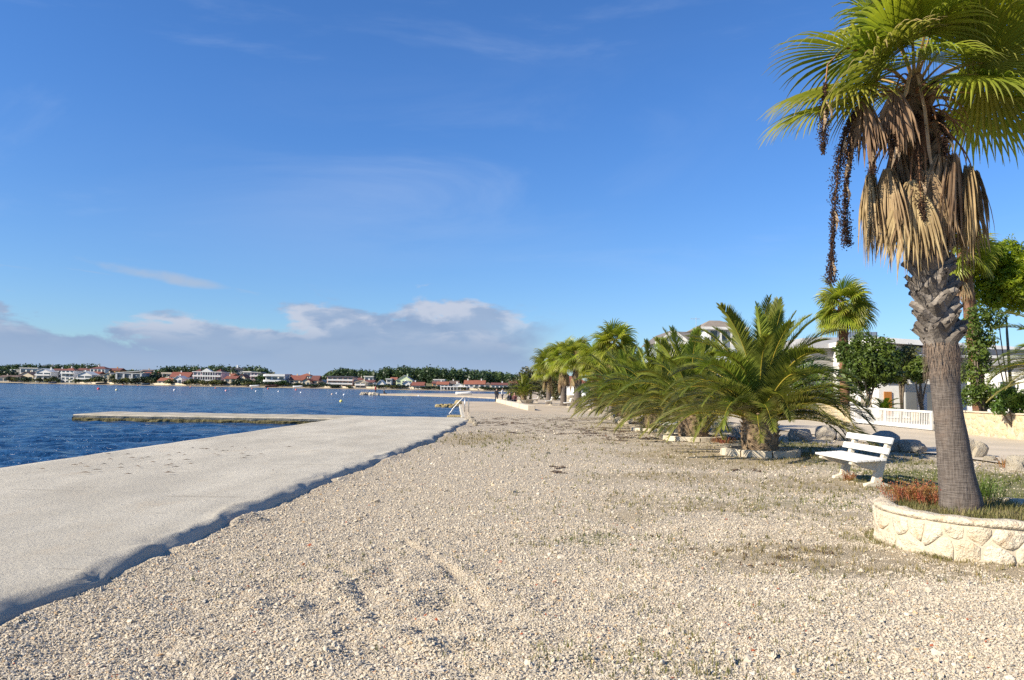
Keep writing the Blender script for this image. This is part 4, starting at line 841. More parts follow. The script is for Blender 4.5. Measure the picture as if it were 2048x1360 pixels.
def dead_leaf(rg, out, hang, width, elev=5, bend=95, nseg=30, pr=0.011):
    """folded dead fan hanging straight down from a bent stalk"""
    mb = MB(); e = R(elev); p = Vector((0, 0, 0)); path = [p.copy()]; N = 9
    for i in range(N):
        a = e - R(bend) * ((i + 0.5) / N) ** 0.9; p = p + Vector((math.cos(a), 0, math.sin(a))) * (out / N); path.append(p.copy())
    mb.tube(path, [pr * (1.7 - 0.9 * i / N) for i in range(N + 1)], 5, mi=1, flat=0.6)
    for k in range(nseg):
        u = (k + 0.5) / nseg * 2 - 1; L = hang * (1.0 - 0.25 * abs(u)) * rg.uniform(0.62, 1.14)
        d0 = Vector((rg.uniform(-0.10, 0.16), u * width / hang * 1.5, -1)).normalized(); q = p + Vector((rg.uniform(-0.03, 0.05), u * 0.05, rg.uniform(-0.02, 0.02)))
        v = []; hw0 = 0.016 * rg.uniform(0.7, 1.3); st = 5; ph = rg.uniform(0, 6)
        for j in range(st + 1):
            t = j / st
            if j: q = q + (d0 * (1 - t) + Vector((0.03 * math.sin(ph + t * 5), d0.y * 0.4 + 0.05 * math.cos(ph + 4 * t), -1)) * t).normalized() * (L / st)
            hw = hw0 * (0.5 + 1.2 * t if t < 0.5 else 1.1 * (1 - (t - 0.5) / 0.5) ** 0.7 + 0.05); ta = ph + t
            sd = Vector((math.cos(ta) * 0.6, 1, 0)).normalized(); v += [q - sd * hw, q + Vector((0.5, 0, 0)) * hw, q + sd * hw]
        mb.add(v, [(3*j+c, 3*j+c+1, 3*j+c+4, 3*j+c+3) for j in range(st) for c in (0, 1)], 0)
    return mb
def date_frond(rg, L, elev, bend, nl=88, ll=0.40, dry=0.0, tipdry=0.3, up=0.35, pw=0.02, pexp=1.25):
    mb = MB(); e = R(elev); p = Vector((0, 0, 0)); N = 18; path = [p.copy()]; angs = []
    for i in range(N):
        a = e - R(bend) * ((i + 0.5) / N) ** pexp; angs.append(a); p = p + Vector((math.cos(a), 0, math.sin(a))) * (L / N); path.append(p.copy())
    mb.tube(path, [pw * (1.15 - 1.0 * i / N) for i in range(N + 1)], 5, mi=1, a=min(1, dry * 1.2))
    yb = rg.uniform(-0.12, 0.12)
    for k in range(nl):
        s = 0.10 + 0.89 * (k + rg.random() * 0.5) / nl; i = min(N - 1, int(s * N)); f = s * N - i
        b = path[i].lerp(path[i + 1], f); a = angs[i]; d = Vector((math.cos(a), 0, math.sin(a))); n = Vector((-math.sin(a), 0, math.cos(a)))
        le = ll * (0.45 + 0.75 * math.sin(math.pi * min(1, 0.12 + s * 0.88)) ** 0.7) * (1.0 if s < 0.85 else 1.0 - (s - 0.85) * 2.6) * rg.uniform(0.85, 1.1)
        fw = 0.45 + 0.75 * s
        for sg in (-1, 1):
            if rg.random() < 0.03: continue
            dr = (d * fw + Vector((0, sg, 0)) * (0.95 - 0.3 * s) + n * (up + rg.uniform(-0.12, 0.22))).normalized()
            m1 = b + dr * le * 0.5; d2 = (dr + Vector((0, 0, -1)) * rg.uniform(0.05, 0.28)).normalized(); m2 = m1 + d2 * le * 0.5
            sd = dr.cross(n); sd = sd.normalized() if sd.length > 1e-3 else d
            sd = (sd * 0.8 + n * 0.45 * sg).normalized(); w = 0.0125 * rg.uniform(0.8, 1.2)
            td = min(1.0, dry + tipdry * rg.uniform(0.3, 2.0))
            mb.add([b - sd * w * 0.7, b + sd * w * 0.7, m1 + sd * w, m1 - sd * w, m2], [(0, 1, 2, 3), (3, 2, 4)], 0, [dry * 0.7, dry * 0.7, (dry + td) * 0.45, (dry + td) * 0.45, td])
    return mb
rp = random.Random(7)

def boot_mesh(name, w, l, t, mat, rg, split=True):
    mb = MB(); v = []
    prof = [(0.0, 0.0, 1.0), (0.35, 0.10, 0.9), (0.7, 0.26, 0.72), (1.0, 0.40, 0.5)]
    for (s, o, ww) in prof:
        for u in (-1, -0.4, 0.4, 1):
            jag = (rg.uniform(-0.12, 0.12) if s == 1.0 else 0)
            v.append((o * l * 1.0 - (1 - abs(u)) * -0.02 - abs(u) * w * 0.22, u * w * 0.5 * ww, s * l + jag * l))
    k = len(v); v += [(x - t * (1.0 - 0.7 * (i // 4) / 3), y, z - t * 0.3) for i, (x, y, z) in enumerate(v)]
    f = [(r*4+c, r*4+c+1, r*4+c+5, r*4+c+4) for r in range(3) for c in range(3)]
    f += [tuple(k + q for q in reversed(ff)) for ff in f] + [(12+c, 13+c, k+13+c, k+12+c) for c in range(3)] + [(r*4, r*4+4, k+r*4+4, k+r*4) for r in range(3)] + [(r*4+7, r*4+3, k+r*4+3, k+r*4+7) for r in range(3)]
    mb.add(v, f); return mb.mesh(name, mat)

# shared meshes for the middle-distance fan palms
FAN = [fan_leaf(rp, el, 0.72, 1.0, bd, 28, 120, 1.5, 0.0, 0.2, steps=6, twist=tw).mesh('fan_frond', [M['fan'], M['petiole']], attr='dry') for el, bd, tw in ((82, 20, 20), (72, 30, -35), (60, 40, 30), (48, 45, -40), (36, 50, 35), (24, 50, -30), (12, 50, 40), (0, 45, -25))]
DEADM = [dead_leaf(rp, rp.uniform(0.45, 0.75), 0.95, 0.30, rp.uniform(-20, 10), 90, 22).mesh('dead_frond', [M['fan_dead'], M['petiole_dead']]) for _ in range(4)]
def fan_palm(base, top, r0, r1, label, nlive=34, ndead=10, s=1.0, seed=1, skirt=(0.0, 0.9), mat='trunk', group='fan palms along the beach', boots=0):
    rg = random.Random(seed); t = thing('fan_palm', label, 'palm tree', base, 0, group); b = Vector(base); tp = Vector(top) - b; N = 14
    pts = [Vector((tp.x * (i / N) ** 1.3, tp.y * (i / N) ** 1.3, tp.z * i / N)) for i in range(N + 1)]
    rad = [r0 * 1.35 if i == 0 else (r0 + (r1 - r0) * i / N) * (1 + 0.06 * rg.uniform(-1, 1)) for i in range(N + 1)]
    mb = MB(); mb.tube([(p.x, p.y, p.z - (0.2 if i == 0 else 0)) for i, p in enumerate(pts)], rad, 12); mb.build('trunk', M[mat], t, smooth=True)
    if boots:
        bmx = [boot_mesh('leaf_base', 0.16, 0.20, 0.03, M['boot'] if mat == 'trunk' else M['boot_tan'], rg) for _ in range(3)]
        for k in range(boots):
            f = 0.30 + 0.66 * k / boots; a = k * 2.4; i = min(N - 1, int(f * N)); p = pts[i].lerp(pts[i + 1], f * N - i); rr = rad[i] * 0.92
            o = link('leaf_base', bmx[k % 3], t); o.location = p + Vector((math.cos(a) * rr, math.sin(a) * rr, 0)); o.rotation_euler = (0, 0, a + rg.uniform(-.2, .2)); o.scale = (s, s, s)
    for k in range(nlive):
        q = ((k + 0.5) / nlive) ** 0.85; i = min(7, int(q * 8)); o = link('frond', FAN[i], t); o.location = tp + Vector((0, 0, -0.05 - 0.35 * q * s)); o.rotation_euler = (rg.uniform(-.15, .15), rg.uniform(-.12, .12), k * 2.399 + rg.uniform(-.3, .3)); z = s * rg.uniform(0.85, 1.12); o.scale = (z, z, z)
    for k in range(ndead):
        o = link('dead_frond', DEADM[k % 4], t); o.location = tp + Vector((0, 0, -0.45 * s - rg.uniform(*skirt) * s)); o.rotation_euler = (0, 0, k * 2.399 + rg.uniform(-.4, .4)); z = s * rg.uniform(0.85, 1.15); o.scale = (z, z, z)
    return t
# ------------------------------------------------------------------ the big fan palm in the round planter
def main_palm():
    D = 8.45; rg = random.Random(21)
    cl = [(1922, 1030, 45), (1921, 1000, 42), (1913, 950, 36), (1905, 884, 32), (1897, 830, 29), (1892, 790, 28.5), (1889, 740, 30), (1887, 712, 33), (1882, 690, 33), (1874, 640, 32), (1868, 600, 32), (1862, 553, 33), (1856, 500, 33), (1850, 450, 33), (1845, 390, 34), (1840, 330, 35), (1835, 270, 35), (1830, 180, 30), (1828, 150, 14)]
    P_ = [at_depth(x, y, D) for x, y, r in cl]; rr = [r * 0.92 * D / FPX for x, y, r in cl]; base = P_[0].copy(); base.z = 0.40
    t = thing('fan_palm', 'tall fan palm with shaggy dead skirt growing in the round stone planter', 'palm tree', base)
    L = [p - base for p in P_]; L[0].z = -0.15
    # smooth lower trunk with fine rings
    def refine(pts, rad, k=4):
        o = []; q = []
        for i in range(len(pts) - 1):
            for j in range(k): o.append(pts[i].lerp(pts[i + 1], j / k)); q.append(rad[i] + (rad[i + 1] - rad[i]) * j / k)
        return o + [pts[-1]], q + [rad[-1]]
    a, b = refine(L[:9], rr[:9], 6); mb = MB(); mb.tube(a, [q * (1 + 0.012 * rg.uniform(-1, 1)) for q in b], 28); mb.build('trunk', M['trunk'], t, smooth=True)
    a, b = refine(L[8:14], [q * 0.95 for q in rr[8:14]], 3); mb = MB(); mb.tube(a, b, 18); mb.build('middle_trunk', M['boot'], t, smooth=True)
    a, b = refine(L[13:], [q * 0.94 for q in rr[13:]], 3); mb = MB(); mb.tube(a, b, 18); mb.build('upper_trunk', M['trunk_red'], t, smooth=True)
    # fibre collar where the old leaf bases end
    mb = MB(); c0 = L[7]; 
    for k in range(900):
        an = rg.uniform(0, 6.283); z = 0.14 - 0.34 * rg.random() ** 1.5; rad = 0.183 + 0.02 * rg.random(); p0 = c0 + Vector((math.cos(an) * rad, math.sin(an) * rad, z)); ln = rg.uniform(0.05, 0.20)
        p1 = p0 + Vector((math.cos(an) * 0.02, math.sin(an) * 0.02, -ln)); sd = Vector((-math.sin(an), math.cos(an), 0)) * rg.uniform(0.0012, 0.003); p1 += sd * rg.uniform(-12, 12)
        mb.add([p0 - sd, p0 + sd, p1], [(0, 1, 2)])
    mb.build('fibre_collar', M['fibre'], t)
    # criss-crossing old leaf bases
    bts = [boot_mesh('leaf_base', rg.uniform(0.13, 0.18), rg.uniform(0.14, 0.19), 0.022, M['boot'], rg) for _ in range(6)]
    btd = [boot_mesh('leaf_base', 0.18, 0.22, 0.03, M['boot_tan'], rg) for _ in range(3)]
    zs = L[8].z + 0.0; ze = L[13].z + 0.05; n = 210
    for k in range(n):
        z = zs + (ze - zs) * k / n; i = max(j for j in range(8, 14) if L[j].z <= z + 0.03); i = min(i, 13); f = (z - L[i].z) / (L[i + 1].z - L[i].z); p = L[i].lerp(L[i + 1], f)
        an = k * 2.399; o = link('leaf_base', bts[k % 6], t); r = 0.158; o.location = p + Vector((math.cos(an) * r, math.sin(an) * r, -0.03)); o.rotation_euler = ((0.6 if k % 2 else -0.6) + rg.uniform(-.2, .2), rg.uniform(-.05, .35), an + rg.uniform(-.15, .15)); q = rg.uniform(0.85, 1.15); o.scale = (q, q, q)
    top = L[17]
    # live leaves: azimuth 180 = towards the sea, 270 = towards the camera
    live = [(184, 18, 1.0, 0.80, 30, 0), (166, 14, 1.0, 0.80, 30, 0), (212, 34, 0.85, 0.80, 52, 30), (192, 46, 1.0, 0.85, 38, 0), (240, 64, 0.85, 0.80, 36, -10), (268, 74, 0.9, 0.85, 30, 0), (300, 60, 0.9, 0.85, 40, 10), (322, 36, 0.85, 0.92, 46, -25), (345, 10, 0.95, 0.85, 35, 0), (352, 42, 1.0, 0.85, 38, 0), (16, 10, 0.95, 0.8, 30, 0), (60, 44, 1.0, 0.8, 35, 0), (120, 44, 1.0, 0.8, 35, 0), (180, 76, 0.9, 0.85, 20, 0), (330, 80, 0.9, 0.85, 16, 0), (90, 72, 0.9, 0.85, 16, 0), (312, 24, 0.8, 0.8, 46, 30), (336, 52, 0.9, 0.9, 36, -20), (226, 52, 0.9, 0.85, 40, 25), (255, 46, 0.6, 0.7, 50, 0)]
    for k, (az, el, pt, bl, bd, tw) in enumerate(live):
        half = az in (212,)
        o = fan_leaf(rg, el, pt * 0.82, bl * 1.22, bd, 48, 126, 1.05, 0.12 if half else 0.0, 0.75 if half else 0.22, twist=tw + rg.uniform(-22, 22), steps=8).build('frond', [M['fan'], M['petiole']], t, attr='dry')
        o.location = top + Vector((0, 0, -0.10 + 0.12 * el / 90)); o.rotation_euler = (0, 0, R(az))
        if half: o['label'] = 'fan leaf half dried to straw colour'
    # dead skirt
    dead = [(175, .62, .95, .34, -5), (200, .62, .98, .36, -12), (232, .58, .98, .40, -15), (255, .55, .95, .40, -18), (285, .5, .92, .38, -18), (310, .55, 1.0, .42, -14), (335, .62, 1.0, .42, -8), (358, .68, .95, .36, 0), (20, .7, .9, .36, 0), (60, .6, .95, .4, -5), (100, .6, .95, .4, -5), (140, .6, .95, .4, -5), (270, .42, .85, .34, -28), (215, .42, .85, .34, -28), (322, .42, .85, .34, -28)]
    at0 = L[16] + Vector((0, 0, 0.08))
    dead += [(185, .42, .95, .30, -20), (222, .36, 1.0, .30, -35), (250, .30, 1.05, .30, -45), (275, .28, 1.05, .28, -50), (305, .32, 1.0, .30, -40), (340, .40, .95, .30, -25)]
    dead += [(190, .40, .62, .26, -35), (245, .34, .70, .26, -45), (280, .30, .75, .26, -50), (300, .36, .70, .26, -42), (345, .42, .62, .26, -32), (30, .4, .7, .3, -30), (90, .4, .7, .3, -30), (130, .4, .7, .3, -30)]
    for k, (az, out, hang, wd, el) in enumerate(dead):
        o = dead_leaf(rg, out * 1.26, hang * 1.06, wd * 1.2, el, 80, 60).build('dead_frond', [M['fan_dead'], M['petiole_dead']], t); o.location = at0 + Vector((0, 0, (0.28 if 14 < k < 21 else 0.0) + rg.uniform(-0.16, 0.16))); o.rotation_euler = (0, 0, R(az))
    for (az, out, hang, wd, el, bd) in ((204, 0.98, 0.78, .34, 42, 120), (226, 0.80, 0.70, .30, 46, 125), (216, 0.7, 0.6, .26, 30, 115)):
        o = dead_leaf(rg, out, hang, wd, el, bd, 46).build('dead_frond', [M['fan_dead'], M['petiole_dead']], t); o.location = top; o.rotation_euler = (0, 0, R(az)); o['label'] = 'straw coloured withered fan leaf hanging at the seaward side'
    for k in range(34):                                              # broken dead stalks and stubs under the crown
        an = k * 2.399; f = k / 34.0; p0 = L[16].lerp(L[17], f) + Vector((math.cos(an), math.sin(an), 0)) * 0.15; d = Vector((math.cos(an), math.sin(an), rg.uniform(-0.1, 0.9))).normalized(); path = [p0]
        for j in range(6): d = (d + Vector((0, 0, -rg.uniform(0.2, 0.55)))).normalized(); path.append(path[-1] + d * rg.uniform(0.05, 0.11))
        mb = MB(); mb.tube(path, [0.026, 0.02, 0.016, 0.013, 0.011, 0.009, 0.006], 5, flat=0.5); mb.build('dead_stalk', M['petiole_dead'], t, smooth=True)
    for k in range(40):
        an = k * 2.399 + 0.7; f = k / 40.0; i = 13 + min(3, int(f * 4)); p0 = L[i].lerp(L[i + 1], f * 4 - int(f * 4)); o = link('leaf_base', btd[k % 3], t); o.location = p0 + Vector((math.cos(an), math.sin(an), 0)) * 0.155; o.rotation_euler = ((.5 if k % 2 else -.5), rg.uniform(-.1, .2), an)
    # two straw coloured withered leaves: one over the trunk front, one hanging left
    mb = MB()
    for (pts, w) in (([(1822, 140), (1812, 185), (1802, 205)], .022), ([(1835, 150), (1850, 220), (1858, 300), (1868, 355)], .018)):
        c = [at_depth(x, y, D - 0.32) - base for x, y in pts]; v = []
        for i, p in enumerate(c):
            ww = w * (0.7 if i in (0, len(c) - 1) else 1.1); v += [p + Vector((-ww, 0, 0)), p + Vector((0, -0.02, 0)), p + Vector((ww, 0, 0))]
        mb.add(v, [(3*j+q, 3*j+q+1, 3*j+q+4, 3*j+q+3) for j in range(len(c) - 1) for q in (0, 1)])
    mb.build('withered_sheath', M['bract'], t)
    # hanging fruit stalks
    ico = bmesh.new(); bmesh.ops.create_cone(ico, cap_ends=False, segments=4, radius1=1.0, radius2=0.0, depth=1.0); bmesh.ops.create_cone(ico, cap_ends=False, segments=4, radius1=0.0, radius2=1.0, depth=1.0, matrix=Matrix.Translation((0, 0, -1.0))); ico.verts.index_update(); iv = [v.co.copy() for v in ico.verts]; ifc = [tuple(v.index for v in f.verts) for f in ico.faces]; ico.free()
    stalks = [([(1812, 190), (1760, 188), (1722, 205), (1695, 250), (1678, 320), (1668, 420), (1664, 500), (1662, 565)], 0.35, 8.15, 1.0), ([(1812, 185), (1740, 180), (1712, 220), (1700, 290), (1692, 370), (1690, 440), (1694, 490)], 0.40, 8.3, 0.8), ([(1790, 120), (1690, 95), (1655, 130), (1648, 200), (1647, 260), (1646, 305)], 0.5, 8.0, 0.45), ([(1815, 215), (1775, 215), (1752, 245), (1746, 290), (1744, 345)], 0.45, 8.1, 0.9), ([(1822, 225), (1800, 240), (1790, 275), (1788, 330)], 0.35, 8.0, 0.7), ([(1830, 210), (1832, 240), (1836, 290), (1842, 400), (1848, 440)], 0.15, 8.02, 0.7), ([(1845, 215), (1875, 225), (1890, 260), (1893, 310)], 0.4, 8.05, 0.8), ([(1712, 215), (1712, 240), (1714, 262), (1712, 290)], 0.2, 8.25, 0.5)]
    for (pl, f0, dd, den) in stalks:
        c = [at_depth(x, y, dd + (D - dd) * max(0, 1 - i / 2.0)) - base for i, (x, y) in enumerate(pl)]
        mb = MB(); cc, _ = refine(c, [0] * len(c), 3); mb.tube(cc, [0.012 - 0.008 * i / len(cc) for i in range(len(cc))], 5)
        st = mb.build('fruit_stalk', M['petiole_dead'], t, smooth=True)
        fb_ = MB(); nfr = int(2600 * den * len(pl) / 6)
        for k in range(nfr):
            u = f0 + (1 - f0) * rg.random(); x = u * (len(cc) - 1); i = min(len(cc) - 2, int(x)); p = cc[i].lerp(cc[i + 1], x - i)
            sp = 0.010 + 0.021 * abs(math.sin(u * 7 + dd * 7)) ; q = p + Vector((rg.gauss(0, sp), rg.gauss(0, sp), rg.gauss(0, 0.02))); r = rg.uniform(0.0055, 0.0095)
            fb_.add([q + w * r for w in iv], ifc)
        fb_.build('fruit_cluster', M['fruit'], st)['kind'] = 'stuff'
        for k in range(3):
            x = (f0 + (1 - f0) * rg.uniform(0.05, 0.9)) * (len(cc) - 1); i = min(len(cc) - 2, int(x)); p = cc[i]; mb = MB(); l = rg.uniform(0.12, 0.26); sx = rg.uniform(-.04, .05)
            mb.add([p + Vector((-.006, -.02, 0)), p + Vector((.006, -.02, 0)), p + Vector((sx + .022, -.05, -l * .5)), p + Vector((sx - .012, -.05, -l * .5)), p + Vector((sx * 1.6, -.02, -l))], [(0, 1, 2, 3), (3, 2, 4)]); mb.build('bract', M['bract'], st)
main_palm()

# ------------------------------------------------------------------ date palms
def date_set(seed):
    rg = random.Random(seed); o = []
    for (el, bd, dr, td) in ((87, 26, 0, .03), (81, 52, 0, .04), (74, 72, 0, .05), (66, 86, 0, .06), (58, 96, 0, .08), (51, 100, .0, .14), (44, 100, .0, .22), (36, 96, .02, .34), (28, 88, .04, .45), (20, 76, .08, .5), (13, 60, .14, .55), (6, 40, .25, .6)):
        o.append((el, date_frond(rg, 2.75 if el < 70 else 2.85, el, bd, 116, 0.40, dr, td, pexp=1.5).mesh('date_frond', [M['date'], M['rachis']], attr='dry')))
    return o
DATE = date_set(3) + date_set(8); DATE.sort(key=lambda q: -q[0])
BOOTD = [boot_mesh('leaf_base', 0.12, 0.13, 0.035, M['boot_tan'], rp) for _ in range(4)]
def date_palm(loc, s, label, n=62, th=0.85, tr=0.44, seed=1, az0=0.0, ring=True, lo=0.08, group='date palms along the beach', boots=110):
    rg = random.Random(seed); t = thing('date_palm', label, 'palm tree', loc, 0, group)
    mb = MB(); mb.lathe([(tr * 0.85, -0.1), (tr * 0.95, th * 0.2), (tr, th * 0.55), (tr * 0.9, th), (tr * 0.55, th * 1.25), (0.05, th * 1.4)], 20); mb.build('trunk', M['boot_tan'], t)
    for k in range(boots):
        f = k / boots; a = k * 2.399; z = th * (-0.02 + 1.08 * f); r = tr * (0.86 + 0.1 * math.sin(f * 3)); o = link('leaf_base', BOOTD[k % 4], t)
        o.location = (math.cos(a) * r, math.sin(a) * r, z); o.rotation_euler = (rg.uniform(-.2, .2), rg.uniform(-.15, .3), a); q = rg.uniform(.8, 1.2) * (0.8 + 0.25 * tr); o.scale = (q, q, q)
    for k in range(n):
        q = ((k + 0.5) / n) ** 1.08 * (1 - lo); i = min(len(DATE) - 1, int(q * len(DATE))); o = link('frond', DATE[i][1], t); a = az0 + k * 2.399 + rg.uniform(-.25, .25)
        r = 0.05 + tr * 0.55 * q; o.location = (math.cos(a) * r, math.sin(a) * r, th * (1.22 - 0.30 * q)); o.rotation_euler = (rg.uniform(-.22, .22), rg.uniform(-.10, .10), a); z = s * rg.uniform(0.88, 1.08); o.scale = (z, z, z)
    return t
def kerb_ring(c, r, label, n=9, h=0.17, seed=0, arc=(0, 6.283), wid=0.16):
    rg = random.Random(seed); t = thing('kerb_ring', label, 'kerb ring', c); a0, a1 = arc
    for k in range(n):
        b0 = a0 + (a1 - a0) * k / n + 0.02; b1 = a0 + (a1 - a0) * (k + 1) / n - 0.02; mb = MB(); v = []; m = 5
        for j in range(m + 1):
            b = b0 + (b1 - b0) * j / m
            for (rad, z) in ((r, -0.05), (r, h - 0.02), (r - 0.03, h), (r - wid, h), (r - wid, -0.05)): v.append((math.cos(b) * rad, math.sin(b) * rad, z + rg.uniform(-.006, .006)))
        mb.add(v, [(j*5+q, (j+1)*5+q, (j+1)*5+(q+1) % 5, j*5+(q+1) % 5) for j in range(m) for q in range(5)] + [(0, 1, 2, 3, 4), tuple(m*5+q for q in (4, 3, 2, 1, 0))]); me = mb.mesh('kerb_stone', M['block']); recalc(me); link('kerb_stone', me, t)
    return t
date_palm((6.35, 20.0, 0.02), 1.04, 'big bushy date palm with stout trunk behind the near white bench', 80, 0.90, 0.46, 5, 0.4)
kerb_ring((6.35, 20.0, 0), 0.98, 'broken kerb stones around the foot of the big date palm', 8, 0.17, 2)
date_palm((5.95, 25.6, 0.0), 0.97, 'second date palm in the row, just behind the big one', 70, 0.78, 0.50, 6, 1.1)
kerb_ring((5.95, 25.6, 0), 1.0, 'kerb stones around the second date palm beside the bench', 8, 0.15, 3)
date_palm((5.75, 31.0, -0.02), 0.95, 'third date palm in the row with arching dry tipped fronds', 70, 0.75, 0.48, 7, 2.0)
kerb_ring((5.75, 31.0, -0.02), 1.0, 'kerb stones around the third date palm', 8, 0.15, 4)
date_palm((5.7, 37.2, -0.03), 0.98, 'fourth date palm of the row leaning out over the gravel', 70, 0.8, 0.48, 8, 3.3)
date_palm((6.1, 44.0, -0.05), 1.1, 'fifth date palm of the row below the tall fan palms', 70, 0.9, 0.48, 9, 4.0)
date_palm((8.2, 34.0, -0.02), 0.95, 'date palm standing back from the row towards the lane', 44, 1.0, 0.42, 10, 0.0, boots=60)
date_palm((19.75, 27.4, 0.0), 1.05, 'date palm in the garden behind the yellow wall at right edge', 46, 2.2, 0.36, 11, 0.3, boots=60)
date_palm((1.35, 86.0, -0.10), 0.80, 'small date palm in the stone tub beside the promenade blocks', 44, 0.9, 0.34, 12, 0.7, boots=40)

# ------------------------------------------------------------------ fan palms farther along
def fp(bx, by, tx, ty, D, r0, r1, label, **k):
    b = at_depth(bx, by, D); t_ = at_depth(tx, ty, D); b.z = -0.10 if D > 50 else 0.0; fan_palm(b, t_, r0, r1, label, **k)
fp(1098, 808, 1096, 728, 84, 0.30, 0.26, 'leftmost fan palm of the group beside the promenade', nlive=34, ndead=12, s=1.35, seed=2)
fp(1127, 810, 1128, 712, 78, 0.32, 0.28, 'fan palm second from left in the promenade group', nlive=36, ndead=12, s=1.35, seed=3)
fp(1156, 812, 1152, 712, 72, 0.38, 0.34, 'thick fan palm with diamond patterned trunk in the promenade group', nlive=36, ndead=12, s=1.3, seed=4, boots=40)
fp(1195, 818, 1193, 715, 60, 0.30, 0.26, 'fan palm with long straw skirt left of the tallest one', nlive=34, ndead=12, s=1.15, seed=5)
fp(1224, 822, 1228, 688, 56, 0.28, 0.24, 'tallest fan palm above the row of date palms', nlive=38, ndead=8, s=1.2, seed=6)
fp(1690, 812, 1685, 612, 46, 0.28, 0.26, 'fan palm with brown trunk in the garden beyond the big date palm', nlive=38, ndead=2, s=1.25, seed=7, mat='trunk_red', group='garden palms', boots=40)
fp(1962, 826, 1925, 500, 33, 0.27, 0.24, 'fan palm with reddish fibrous trunk behind the yellow wall', nlive=26, ndead=8, s=0.95, seed=8, mat='trunk_red', group='garden palms', boots=90)
# ================================================================== stone planter
def voronoi_cells(pts, w, h):
    cells = []
    for i, (px, py) in enumerate(pts):
        if not (0 <= px < w and 0 <= py < h): continue
        poly = [(px - 3, 0), (px + 3, 0), (px + 3, h), (px - 3, h)]
        for j, (qx, qy) in enumerate(pts):
            if i == j or abs(qx - px) > 2.2: continue
            mx, my = (px + qx) / 2, (py + qy) / 2; nx, ny = qx - px, qy - py; out = []
            for k in range(len(poly)):
                a, b = poly[k], poly[(k + 1) % len(poly)]; da = (a[0]-mx)*nx + (a[1]-my)*ny; db = (b[0]-mx)*nx + (b[1]-my)*ny
                if da <= 0: out.append(a)
                if (da < 0) != (db < 0) and abs(da - db) > 1e-9:
                    t = da / (da - db); out.append((a[0] + (b[0]-a[0]) * t, a[1] + (b[1]-a[1]) * t))
            poly = out
            if len(poly) < 3: break
        if len(poly) >= 3: cells.append(poly)
    return cells
def stone_from_cell(poly, fmap, rg, joint=0.014, bulge=0.04, n=11):
    cx = sum(p[0] for p in poly) / len(poly); cy = sum(p[1] for p in poly) / len(poly)
    per = [math.hypot(poly[k][0]-poly[k-1][0], poly[k][1]-poly[k-1][1]) for k in range(len(poly))]; T = sum(per); pts = []
    for k in range(n):
        s = T * k / n; i = 0
        while i < len(poly) - 1 and s > per[(i + 1) % len(poly)]: s -= per[(i + 1) % len(poly)]; i += 1
        a, b = poly[i], poly[(i + 1) % len(poly)]; L = max(1e-6, per[(i + 1) % len(poly)]); t = min(1, s / L); pts.append((a[0] + (b[0]-a[0]) * t, a[1] + (b[1]-a[1]) * t))
    # round the corners a little and draw back for the joint
    pts = [((pts[k-1][0] + 5 * pts[k][0] + pts[(k+1) % n][0]) / 7 + rg.uniform(-.006, .006), (pts[k-1][1] + 5 * pts[k][1] + pts[(k+1) % n][1]) / 7 + rg.uniform(-.006, .006)) for k in range(n)]
    tx, ty = rg.uniform(-.10, .10), rg.uniform(-.10, .10); mb = MB(); v = []
    for (sc, dep) in ((1.0, -0.02), (0.98, 0.5), (0.90, 0.85), (0.5, 1.0)):
        for (x, y) in pts:
            dx, dy = x - cx, y - cy; r = math.hypot(dx, dy); f = max(0.2, (r - joint) / max(r, 1e-6)) * sc
            d = dep * bulge * rg.uniform(0.7, 1.25) + (tx * dx + ty * dy) * (0.9 if dep > 0.3 else 0); v.append(fmap(cx + dx * f, cy + dy * f, d))
    v.append(fmap(cx, cy, bulge * 1.02)); f_ = [(r*n+k, r*n+(k+1) % n, (r+1)*n+(k+1) % n, (r+1)*n+k) for r in range(3) for k in range(n)] + [(3*n+k, 3*n+(k+1) % n, 4*n) for k in range(n)]
    mb.add(v, f_); return mb
